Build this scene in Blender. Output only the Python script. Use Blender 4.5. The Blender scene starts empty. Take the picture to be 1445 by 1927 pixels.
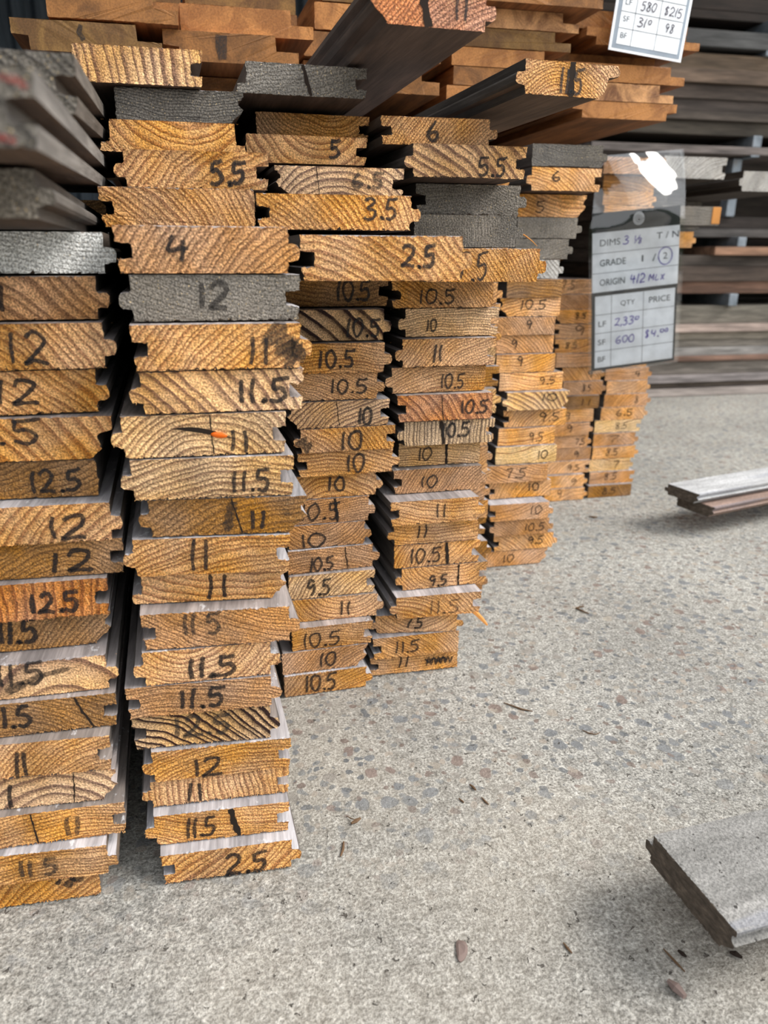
import bpy, bmesh, math, random
from mathutils import Vector, Matrix

random.seed(7)
S = bpy.context.scene
COL = S.collection
PI = math.pi

def lin(c, k=1.0):
    o = []
    for v in c:
        v = v / 255.0
        o.append((v / 12.92 if v <= 0.04045 else ((v + 0.055) / 1.055) ** 2.4) * k)
    return (o[0], o[1], o[2], 1.0)

# ------------------------------------------------------------------ camera
FPX, PITCH, YAW, ROLL, HCAM = 1398.15, 0.33333643, 0.2151252, 0.0044958, 0.3626970
cam_d = bpy.data.cameras.new('camera')
cam = bpy.data.objects.new('camera', cam_d); COL.objects.link(cam)
cp, sp, cy, sy = math.cos(PITCH), math.sin(PITCH), math.cos(YAW), math.sin(YAW)
fwd = Vector((sy * cp, cy * cp, -sp)); rgt = Vector((cy, -sy, 0)); upv = rgt.cross(fwd)
r2 = rgt * math.cos(ROLL) + upv * math.sin(ROLL); u2 = -rgt * math.sin(ROLL) + upv * math.cos(ROLL)
M = Matrix((r2, u2, -fwd)).transposed().to_4x4(); M.translation = Vector((0, 0, HCAM))
cam.matrix_world = M
cam_d.sensor_fit = 'VERTICAL'; cam_d.sensor_height = 24.0; cam_d.sensor_width = 18.0
cam_d.lens = FPX / 1927.0 * 24.0
cam_d.clip_start = 0.01; cam_d.clip_end = 60
cam_d.dof.use_dof = True
cam_d.dof.focus_distance = 0.50
cam_d.dof.aperture_fstop = cam_d.lens / 2.8
S.camera = cam

# ------------------------------------------------------------------ exposure
S.view_settings.view_transform = 'Standard'
S.view_settings.look = 'None'
S.view_settings.exposure = 1.06
S.view_settings.gamma = 1.0
S.view_settings.use_curve_mapping = False

# ------------------------------------------------------------------ node helpers
def N(nt, t, **kw):
    n = nt.nodes.new(t)
    for k, v in kw.items():
        if k == 'ins':
            for a, b in v.items(): n.inputs[a].default_value = b
        else: setattr(n, k, v)
    return n
def L(nt, a, b): nt.links.new(a, b)
def ramp(nt, fac, stops, interp='LINEAR'):
    n = nt.nodes.new('ShaderNodeValToRGB'); n.color_ramp.interpolation = interp
    e = n.color_ramp.elements
    while len(e) < len(stops): e.new(0.5)
    for i, (p, c) in enumerate(stops):
        e[i].position = p; e[i].color = c if len(c) == 4 else (*c, 1)
    L(nt, fac, n.inputs['Fac']); return n.outputs['Color']
def math_(nt, op, a, b=None, c=None):
    n = nt.nodes.new('ShaderNodeMath'); n.operation = op
    for i, v in enumerate((a, b, c)):
        if v is None: continue
        if isinstance(v, (int, float)): n.inputs[i].default_value = v
        else: L(nt, v, n.inputs[i])
    return n.outputs[0]
def mixc(nt, fac, a, b, mode='MIX'):
    n = nt.nodes.new('ShaderNodeMix'); n.data_type = 'RGBA'; n.blend_type = mode
    for i, v in ((0, fac), (6, a), (7, b)):
        if isinstance(v, (int, float)): n.inputs[i].default_value = v
        elif isinstance(v, tuple): n.inputs[i].default_value = v
        else: L(nt, v, n.inputs[i])
    return n.outputs[2]
def noise(nt, vec, scale, detail=3, rough=0.55, dist=0.0):
    n = N(nt, 'ShaderNodeTexNoise', ins={'Scale': scale, 'Detail': detail, 'Roughness': rough, 'Distortion': dist})
    if vec is not None: L(nt, vec, n.inputs['Vector'])
    return n.outputs['Fac']
def vmul(nt, vec, s):
    n = nt.nodes.new('ShaderNodeVectorMath'); n.operation = 'MULTIPLY'
    L(nt, vec, n.inputs[0]); n.inputs[1].default_value = s; return n.outputs[0]
def vadd(nt, a, b):
    n = nt.nodes.new('ShaderNodeVectorMath'); n.operation = 'ADD'
    L(nt, a, n.inputs[0])
    if isinstance(b, tuple): n.inputs[1].default_value = b
    else: L(nt, b, n.inputs[1])
    return n.outputs[0]
def newmat(name):
    m = bpy.data.materials.new(name); m.use_nodes = True
    nt = m.node_tree; b = nt.nodes['Principled BSDF']
    b.inputs['Roughness'].default_value = 0.8
    if 'Specular IOR Level' in b.inputs: b.inputs['Specular IOR Level'].default_value = 0.3
    return m, nt, b
def bump(nt, h, b, strength, dist):
    n = N(nt, 'ShaderNodeBump', ins={'Strength': strength, 'Distance': dist})
    L(nt, h, n.inputs['Height']); L(nt, n.outputs['Normal'], b.inputs['Normal'])
def smap(nt, v, a, b, c=0.0, d=1.0, smooth=True):
    n = N(nt, 'ShaderNodeMapRange', ins={'From Min': a, 'From Max': b, 'To Min': c, 'To Max': d})
    if smooth: n.interpolation_type = 'SMOOTHSTEP'
    L(nt, v, n.inputs['Value']); return n.outputs['Result']

# ------------------------------------------------------------------ sky and sun
W = bpy.data.worlds.new('sky'); S.world = W; W.use_nodes = True
nt = W.node_tree; bg = nt.nodes['Background']
tc = N(nt, 'ShaderNodeTexCoord'); sep = N(nt, 'ShaderNodeSeparateXYZ'); L(nt, tc.outputs['Generated'], sep.inputs[0])
zz = sep.outputs['Z']
skyc = ramp(nt, zz, [(0.0, (0.94, 0.97, 1.0)), (0.35, (0.97, 0.985, 1.0)), (1.0, (0.90, 0.95, 1.0))])
n1 = noise(nt, tc.outputs['Generated'], 4.5, 6, 0.65)
edge = math_(nt, 'ADD', math_(nt, 'MULTIPLY', math_(nt, 'SUBTRACT', n1, 0.5), 0.9), 0.14)
tree = math_(nt, 'LESS_THAN', zz, edge)
treec = mixc(nt, noise(nt, tc.outputs['Generated'], 40, 4), (0.02, 0.03, 0.02, 1), (0.10, 0.13, 0.09, 1))
c1 = mixc(nt, tree, skyc, treec)
c2 = mixc(nt, math_(nt, 'LESS_THAN', zz, -0.01), c1, (0.30, 0.29, 0.28, 1))
L(nt, c2, bg.inputs['Color']); bg.inputs['Strength'].default_value = 1.05
sun_d = bpy.data.lights.new('sun', 'SUN'); sun_d.energy = 2.2; sun_d.angle = math.radians(28); sun_d.color = (1.0, 0.96, 0.90)
sun = bpy.data.objects.new('sun', sun_d); COL.objects.link(sun)
sun.rotation_euler = Vector((0.75, -0.2, 0.75)).to_track_quat('Z', 'Y').to_euler()
sun.location = (2, -2, 3)

# ------------------------------------------------------------------ materials
def attr(nt, name): return N(nt, 'ShaderNodeAttribute', attribute_type='OBJECT', attribute_name=name)

def mat_endgrain():
    m, nt, b = newmat('end_grain')
    pos = N(nt, 'ShaderNodeTexCoord').outputs['Object']
    ring, misc = attr(nt, 'ring').outputs['Vector'], attr(nt, 'misc').outputs['Vector']
    early, late = attr(nt, 'early').outputs['Color'], attr(nt, 'late').outputs['Color']
    sr = N(nt, 'ShaderNodeSeparateXYZ'); L(nt, ring, sr.inputs[0])
    sm = N(nt, 'ShaderNodeSeparateXYZ'); L(nt, misc, sm.inputs[0])
    off = N(nt, 'ShaderNodeCombineXYZ'); L(nt, math_(nt, 'MULTIPLY', sm.outputs['Y'], 3.7), off.inputs['X']); L(nt, sm.outputs['Y'], off.inputs['Z'])
    ps = vadd(nt, pos, off.outputs[0])
    sx = N(nt, 'ShaderNodeSeparateXYZ'); L(nt, pos, sx.inputs[0])
    dx = math_(nt, 'SUBTRACT', sx.outputs['X'], sr.outputs['X']); dz = math_(nt, 'SUBTRACT', sx.outputs['Z'], sr.outputs['Y'])
    d = math_(nt, 'SQRT', math_(nt, 'ADD', math_(nt, 'MULTIPLY', dx, dx), math_(nt, 'MULTIPLY', dz, dz)))
    w1 = math_(nt, 'MULTIPLY', math_(nt, 'SUBTRACT', noise(nt, ps, 22, 2), 0.5), 0.012)
    w2 = math_(nt, 'MULTIPLY', math_(nt, 'SUBTRACT', noise(nt, ps, 260, 3), 0.5), 0.0011)
    d = math_(nt, 'ADD', d, math_(nt, 'ADD', w1, w2))
    rp = math_(nt, 'DIVIDE', d, sr.outputs['Z'])
    nn = N(nt, 'ShaderNodeTexNoise', noise_dimensions='1D', ins={'Scale': 0.55, 'Detail': 1.0})
    L(nt, math_(nt, 'ADD', rp, math_(nt, 'MULTIPLY', sm.outputs['Y'], 17.0)), nn.inputs['W'])
    rp = math_(nt, 'ADD', rp, math_(nt, 'MULTIPLY', nn.outputs['Fac'], 1.1))
    fr = math_(nt, 'FRACT', rp)
    lw = ramp(nt, fr, [(0.0, (0, 0, 0)), (0.34, (.04, .04, .04)), (0.62, (.55, .55, .55)), (0.74, (1, 1, 1)), (0.93, (1, 1, 1)), (1.0, (.0, .0, .0))])
    nb = N(nt, 'ShaderNodeTexNoise', noise_dimensions='1D', ins={'Scale': 1.0, 'Detail': 0.0})
    L(nt, math_(nt, 'FLOOR', rp), nb.inputs['W'])
    lf = math_(nt, 'MULTIPLY', lw, math_(nt, 'MULTIPLY', sm.outputs['X'], smap(nt, nb.outputs['Fac'], .3, .7, .65, 1.0)))
    lf = math_(nt, 'MULTIPLY', lf, smap(nt, noise(nt, ps, 45, 3), .25, .6, .70, 1.0))
    col = mixc(nt, lf, early, late)
    big = noise(nt, ps, 28, 4, 0.6)
    hsv = N(nt, 'ShaderNodeHueSaturation'); L(nt, col, hsv.inputs['Color'])
    L(nt, smap(nt, big, .3, .7, .72, 1.18), hsv.inputs['Value'])
    L(nt, smap(nt, noise(nt, vadd(nt, ps, (3, 1, 2)), 17, 3), .3, .7, .82, 1.12), hsv.inputs['Saturation'])
    sp_ = noise(nt, ps, 900, 2, 0.6)
    v = smap(nt, sp_, .34, .68, .56, 1.5)
    col2 = mixc(nt, 1.0, hsv.outputs['Color'], v, 'MULTIPLY')
    glint = math_(nt, 'MULTIPLY', smap(nt, noise(nt, vadd(nt, ps, (5, 5, 5)), 800, 1), .66, .74), math_(nt, 'SUBTRACT', 1.0, lf))  # fibre glints painted into the base colour
    col2 = mixc(nt, math_(nt, 'MULTIPLY', glint, .6), col2, lin((240, 208, 150)))
    # grime with shapes of its own
    g = smap(nt, noise(nt, vadd(nt, ps, (9, 2, 4)), 60, 5, .65), .60, .74, 0, .75)
    col3 = mixc(nt, math_(nt, 'MULTIPLY', g, sm.outputs['Z']), col2, lin((48, 38, 30)))
    L(nt, col3, b.inputs['Base Color']); b.inputs['Roughness'].default_value = .72
    h = math_(nt, 'ADD', math_(nt, 'MULTIPLY', lf, .5), math_(nt, 'MULTIPLY', sp_, 1.3))
    bump(nt, h, b, .9, .0011)
    return m

def mat_face():
    m, nt, b = newmat('board_faces')
    t = N(nt, 'ShaderNodeTexCoord'); pos = t.outputs['Object']
    misc = attr(nt, 'misc').outputs['Vector']; sm = N(nt, 'ShaderNodeSeparateXYZ'); L(nt, misc, sm.inputs[0])
    off = N(nt, 'ShaderNodeCombineXYZ'); L(nt, math_(nt, 'MULTIPLY', sm.outputs['Y'], 5.3), off.inputs['Y']); L(nt, sm.outputs['Y'], off.inputs['X'])
    ps = vmul(nt, vadd(nt, pos, off.outputs[0]), (1, .12, 1))
    ns = N(nt, 'ShaderNodeSeparateXYZ'); L(nt, t.outputs['Normal'], ns.inputs[0])
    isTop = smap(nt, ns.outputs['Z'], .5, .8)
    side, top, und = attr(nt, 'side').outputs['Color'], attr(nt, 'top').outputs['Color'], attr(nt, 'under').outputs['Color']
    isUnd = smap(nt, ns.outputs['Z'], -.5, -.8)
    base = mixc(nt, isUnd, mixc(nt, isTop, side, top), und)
    n1 = noise(nt, ps, 60, 5, .65); n2 = noise(nt, vmul(nt, pos, (1, .05, 1)), 420, 3)
    c = mixc(nt, 1.0, base, smap(nt, n1, .3, .72, .55, 1.35), 'MULTIPLY')
    c = mixc(nt, 1.0, c, smap(nt, n2, .3, .7, .8, 1.18), 'MULTIPLY')
    sc = smap(nt, noise(nt, vmul(nt, vadd(nt, pos, off.outputs[0]), (1, .5, 1)), 110, 5, .7), .60, .68)
    c = mixc(nt, math_(nt, 'MULTIPLY', math_(nt, 'MULTIPLY', sc, isTop), .7), c, lin((205, 204, 206)))
    L(nt, c, b.inputs['Base Color']); b.inputs['Roughness'].default_value = .75
    bump(nt, math_(nt, 'ADD', n2, math_(nt, 'MULTIPLY', n1, .6)), b, .5, .0008)
    return m

def mat_smooth_end():
    m, nt, b = newmat('planed_end')
    pos = N(nt, 'ShaderNodeTexCoord').outputs['Object']
    early, late = attr(nt, 'early').outputs['Color'], attr(nt, 'late').outputs['Color']
    misc = attr(nt, 'misc').outputs['Vector']; sm = N(nt, 'ShaderNodeSeparateXYZ'); L(nt, misc, sm.inputs[0])
    off = N(nt, 'ShaderNodeCombineXYZ'); L(nt, math_(nt, 'MULTIPLY', sm.outputs['Y'], 3.1), off.inputs['X'])
    ps = vadd(nt, pos, off.outputs[0])
    c = mixc(nt, smap(nt, noise(nt, ps, 30, 5, .6, 1.2), .35, .65), early, late)
    c = mixc(nt, 1.0, c, smap(nt, noise(nt, ps, 700, 2), .3, .7, .8, 1.15), 'MULTIPLY')
    fl = smap(nt, noise(nt, vadd(nt, ps, (2, 7, 3)), 75, 4, .7), .68, .73)
    c = mixc(nt, math_(nt, 'MULTIPLY', fl, sm.outputs['Z']), c, lin((225, 215, 200)))
    L(nt, c, b.inputs['Base Color']); b.inputs['Roughness'].default_value = .55
    bump(nt, noise(nt, ps, 500, 3), b, .3, .0005)
    return m

def mat_plank():
    m, nt, b = newmat('weathered_plank')
    pos = N(nt, 'ShaderNodeTexCoord').outputs['Object']
    misc = attr(nt, 'misc').outputs['Vector']; sm = N(nt, 'ShaderNodeSeparateXYZ'); L(nt, misc, sm.inputs[0])
    off = N(nt, 'ShaderNodeCombineXYZ'); L(nt, math_(nt, 'MULTIPLY', sm.outputs['Y'], 7.3), off.inputs['X'])
    ps = vmul(nt, vadd(nt, pos, off.outputs[0]), (.10, 1, 1))
    n1 = noise(nt, ps, 45, 5, .65); n2 = noise(nt, vmul(nt, pos, (.04, 1, 1)), 380, 3)
    c = mixc(nt, 1.0, attr(nt, 'side').outputs['Color'], smap(nt, n1, .3, .7, .55, 1.4), 'MULTIPLY')
    c = mixc(nt, 1.0, c, smap(nt, n2, .3, .7, .75, 1.2), 'MULTIPLY')
    pits = smap(nt, noise(nt, pos, 330, 3, .6), .62, .70)
    c = mixc(nt, math_(nt, 'MULTIPLY', pits, sm.outputs['Z']), c, lin((50, 47, 44)))
    L(nt, c, b.inputs['Base Color'])
    bump(nt, math_(nt, 'ADD', n2, math_(nt, 'MULTIPLY', noise(nt, pos, 600, 3), .7)), b, .55, .0008)
    return m

def mat_concrete():
    m, nt, b = newmat('exposed_aggregate_concrete')
    pos = N(nt, 'ShaderNodeTexCoord').outputs['Object']
    fine = noise(nt, pos, 520, 4, .65); mid = noise(nt, pos, 120, 7, .72); big = noise(nt, pos, 6, 4, .55)
    c = ramp(nt, mid, [(.28, lin((118, 115, 109))), (.5, lin((166, 163, 156))), (.72, lin((200, 197, 190)))])
    c = mixc(nt, 1.0, c, smap(nt, fine, .32, .68, .45, 1.38), 'MULTIPLY')
    grit = noise(nt, vadd(nt, pos, (4, 4, 4)), 240, 6, .72)
    c = mixc(nt, 1.0, c, smap(nt, grit, .30, .70, .74, 1.2), 'MULTIPLY')
    c = mixc(nt, 1.0, c, smap(nt, big, .3, .7, .84, 1.1), 'MULTIPLY')
    warm = smap(nt, noise(nt, pos, 3.1, 3), .40, .62)
    c = mixc(nt, math_(nt, 'MULTIPLY', math_(nt, 'MULTIPLY', warm, .30), smap(nt, N_y(nt, pos), .75, .45)), c, lin((176, 164, 146)))
    # stones showing through where the paste is worn off
    wp = vadd(nt, pos, vmul(nt, N_color(nt, pos, 60), (.010, .010, .0)))
    worn = smap(nt, noise(nt, pos, 2.3, 3), .38, .60)
    sepp = N(nt, 'ShaderNodeSeparateXYZ'); L(nt, pos, sepp.inputs[0])
    far = smap(nt, math_(nt, 'ADD', sepp.outputs['Y'], math_(nt, 'MULTIPLY', mid, .12)), .34, .52)
    stones_h = None
    for sc, thr, seed, pal in ((62, .30, 0.0, ((120, 122, 124), (146, 140, 132), (128, 112, 104), (160, 152, 140))), (130, .34, 3.3, ((132, 132, 130), (160, 150, 138), (120, 106, 98), (104, 106, 108)))):
        vo = N(nt, 'ShaderNodeTexVoronoi', voronoi_dimensions='2D', ins={'Scale': sc, 'Randomness': 1.0})
        L(nt, vadd(nt, wp, (seed, seed, 0)), vo.inputs['Vector'])
        sc_ = N(nt, 'ShaderNodeSeparateColor'); L(nt, vo.outputs['Color'], sc_.inputs[0])
        size = smap(nt, sc_.outputs[0], 0, 1, .10, thr + .1, False)
        inside = smap(nt, math_(nt, 'SUBTRACT', vo.outputs['Distance'], size), .03, -.03)
        pick = smap(nt, sc_.outputs[1], .48, .50)
        mask = math_(nt, 'MULTIPLY', math_(nt, 'MULTIPLY', inside, pick), far)
        stc = ramp(nt, sc_.outputs[2], [(0, lin(pal[0])), (.4, lin(pal[1])), (.66, lin(pal[2])), (.82, lin(pal[3]))], 'CONSTANT')
        stc = mixc(nt, 1.0, stc, smap(nt, mid, .3, .7, .8, 1.15), 'MULTIPLY')
        c = mixc(nt, math_(nt, 'MULTIPLY', mask, .9), c, stc)
        stones_h = mask if stones_h is None else math_(nt, 'ADD', stones_h, mask)
    pv = N(nt, 'ShaderNodeTexVoronoi', voronoi_dimensions='2D', ins={'Scale': 120.0, 'Randomness': 1.0}); L(nt, vadd(nt, wp, vmul(nt, N_color(nt, pos, 330), (.008, .008, 0))), pv.inputs['Vector'])
    pc = N(nt, 'ShaderNodeSeparateColor'); L(nt, pv.outputs['Color'], pc.inputs[0])
    pit = math_(nt, 'MULTIPLY', smap(nt, math_(nt, 'SUBTRACT', pv.outputs['Distance'], math_(nt, 'MULTIPLY', pc.outputs[2], .13)), .03, -.03), smap(nt, pc.outputs[0], .66, .68))
    c = mixc(nt, math_(nt, 'MULTIPLY', pit, .82), c, lin((66, 60, 54)))
    L(nt, c, b.inputs['Base Color']); b.inputs['Roughness'].default_value = .85
    h = math_(nt, 'ADD', math_(nt, 'MULTIPLY', mid, .9), math_(nt, 'ADD', math_(nt, 'MULTIPLY', fine, .45), math_(nt, 'MULTIPLY', grit, .7)))
    h = math_(nt, 'SUBTRACT', h, math_(nt, 'MULTIPLY', pit, .8))
    bump(nt, h, b, .85, .0035)
    return m
def N_y(nt, pos):
    s = N(nt, 'ShaderNodeSeparateXYZ'); L(nt, pos, s.inputs[0]); return s.outputs['Y']
def N_color(nt, vec, scale):
    n = N(nt, 'ShaderNodeTexNoise', ins={'Scale': scale, 'Detail': 2.0}); L(nt, vec, n.inputs['Vector'])
    return vadd(nt, n.outputs['Color'], (-.5, -.5, -.5))

def mat_ink(name, rgb, dry):
    m, nt, b = newmat(name)
    b.inputs['Base Color'].default_value = lin(rgb); b.inputs['Roughness'].default_value = .6
    pos = N(nt, 'ShaderNodeTexCoord').outputs['Object']
    a = smap(nt, noise(nt, pos, 650, 3, .6), .30, .62, 1 - dry * .35, 1 - dry)
    L(nt, a, b.inputs['Alpha'])
    return m
def mat_flat(name, rgb, rough=.7, metal=0.0):
    m, nt, b = newmat(name)
    b.inputs['Base Color'].default_value = lin(rgb); b.inputs['Roughness'].default_value = rough; b.inputs['Metallic'].default_value = metal
    pos = N(nt, 'ShaderNodeTexCoord').outputs['Object']
    c = mixc(nt, 1.0, lin(rgb), smap(nt, noise(nt, pos, 40, 4), .3, .7, .9, 1.08), 'MULTIPLY')
    L(nt, c, b.inputs['Base Color'])
    return m
def mat_steel():
    m, nt, b = newmat('dull_blue_steel')
    pos = N(nt, 'ShaderNodeTexCoord').outputs['Object']
    c = ramp(nt, noise(nt, pos, 25, 4, .6), [(.3, lin((96, 104, 112))), (.6, lin((138, 146, 154))), (.75, lin((120, 104, 92)))])
    L(nt, c, b.inputs['Base Color']); b.inputs['Metallic'].default_value = .35; b.inputs['Roughness'].default_value = .6
    return m
def mat_film():
    m = bpy.data.materials.new('clear_plastic_film'); m.use_nodes = True
    nt = m.node_tree; nt.nodes.remove(nt.nodes['Principled BSDF'])
    tr = N(nt, 'ShaderNodeBsdfTransparent'); tr.inputs['Color'].default_value = (.985, .99, .99, 1)
    gl = N(nt, 'ShaderNodeBsdfGlossy'); gl.inputs['Roughness'].default_value = .04
    fr = N(nt, 'ShaderNodeFresnel', ins={'IOR': 1.6})
    pos = N(nt, 'ShaderNodeTexCoord').outputs['Object']
    bp = N(nt, 'ShaderNodeBump', ins={'Strength': .35, 'Distance': .004}); L(nt, noise(nt, pos, 22, 2), bp.inputs['Height'])
    L(nt, bp.outputs['Normal'], gl.inputs['Normal']); L(nt, bp.outputs['Normal'], fr.inputs['Normal'])
    mx = N(nt, 'ShaderNodeMixShader'); L(nt, math_(nt, 'MULTIPLY', fr.outputs[0], 1.35), mx.inputs[0])
    L(nt, tr.outputs[0], mx.inputs[1]); L(nt, gl.outputs[0], mx.inputs[2])
    L(nt, mx.outputs[0], nt.nodes['Material Output'].inputs['Surface'])
    return m
def mat_corrugated():
    m, nt, b = newmat('blue_grey_sheet_metal')
    pos = N(nt, 'ShaderNodeTexCoord').outputs['Object']
    c = ramp(nt, noise(nt, vmul(nt, pos, (6, 6, .6)), 3, 4), [(.3, lin((70, 80, 90))), (.7, lin((112, 122, 132)))])
    L(nt, c, b.inputs['Base Color']); b.inputs['Roughness'].default_value = .55
    return m

M_END, M_FACE, M_SEND, M_PLANK = mat_endgrain(), mat_face(), mat_smooth_end(), mat_plank()
M_FLOOR = mat_concrete()
M_INK = mat_ink('black_marker', (26, 24, 26), .30)
M_FAINT = mat_ink('faded_marker', (44, 40, 38), .55)
M_CRACK = mat_flat('crack_shadow_pitch', (36, 26, 19), .9)
M_SPLIT = mat_flat('raw_splinter_wood', (188, 128, 66), .8)
M_STEEL = mat_steel(); M_FILM = mat_film(); M_WALL = mat_corrugated()
M_PAPER = mat_flat('white_card', (244, 247, 252), .6)
M_BLACK = mat_flat('black_print', (30, 33, 36), .5)
M_PRINT = mat_flat('grey_print', (74, 80, 88), .6)
M_PEN = mat_flat('violet_pen_ink', (84, 66, 168), .6)
M_PENCIL = mat_flat('dark_pen_ink', (70, 64, 78), .6)
M_GREYBAND = mat_flat('grey_card_border', (146, 156, 168), .6)
M_ROOF = mat_flat('dark_roof_boards', (60, 50, 42), .9)
M_RED = mat_ink('faded_red_paint', (140, 56, 50), .72)
M_STAIN = mat_ink('soaked_dark_stain', (50, 42, 36), .62)
M_RESIN = mat_flat('amber_resin', (216, 96, 10), .15)
M_LEAF = mat_flat('dry_leaf', (112, 96, 90), .8)
M_TWIG = mat_flat('dry_twig', (92, 70, 50), .85)
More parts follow.
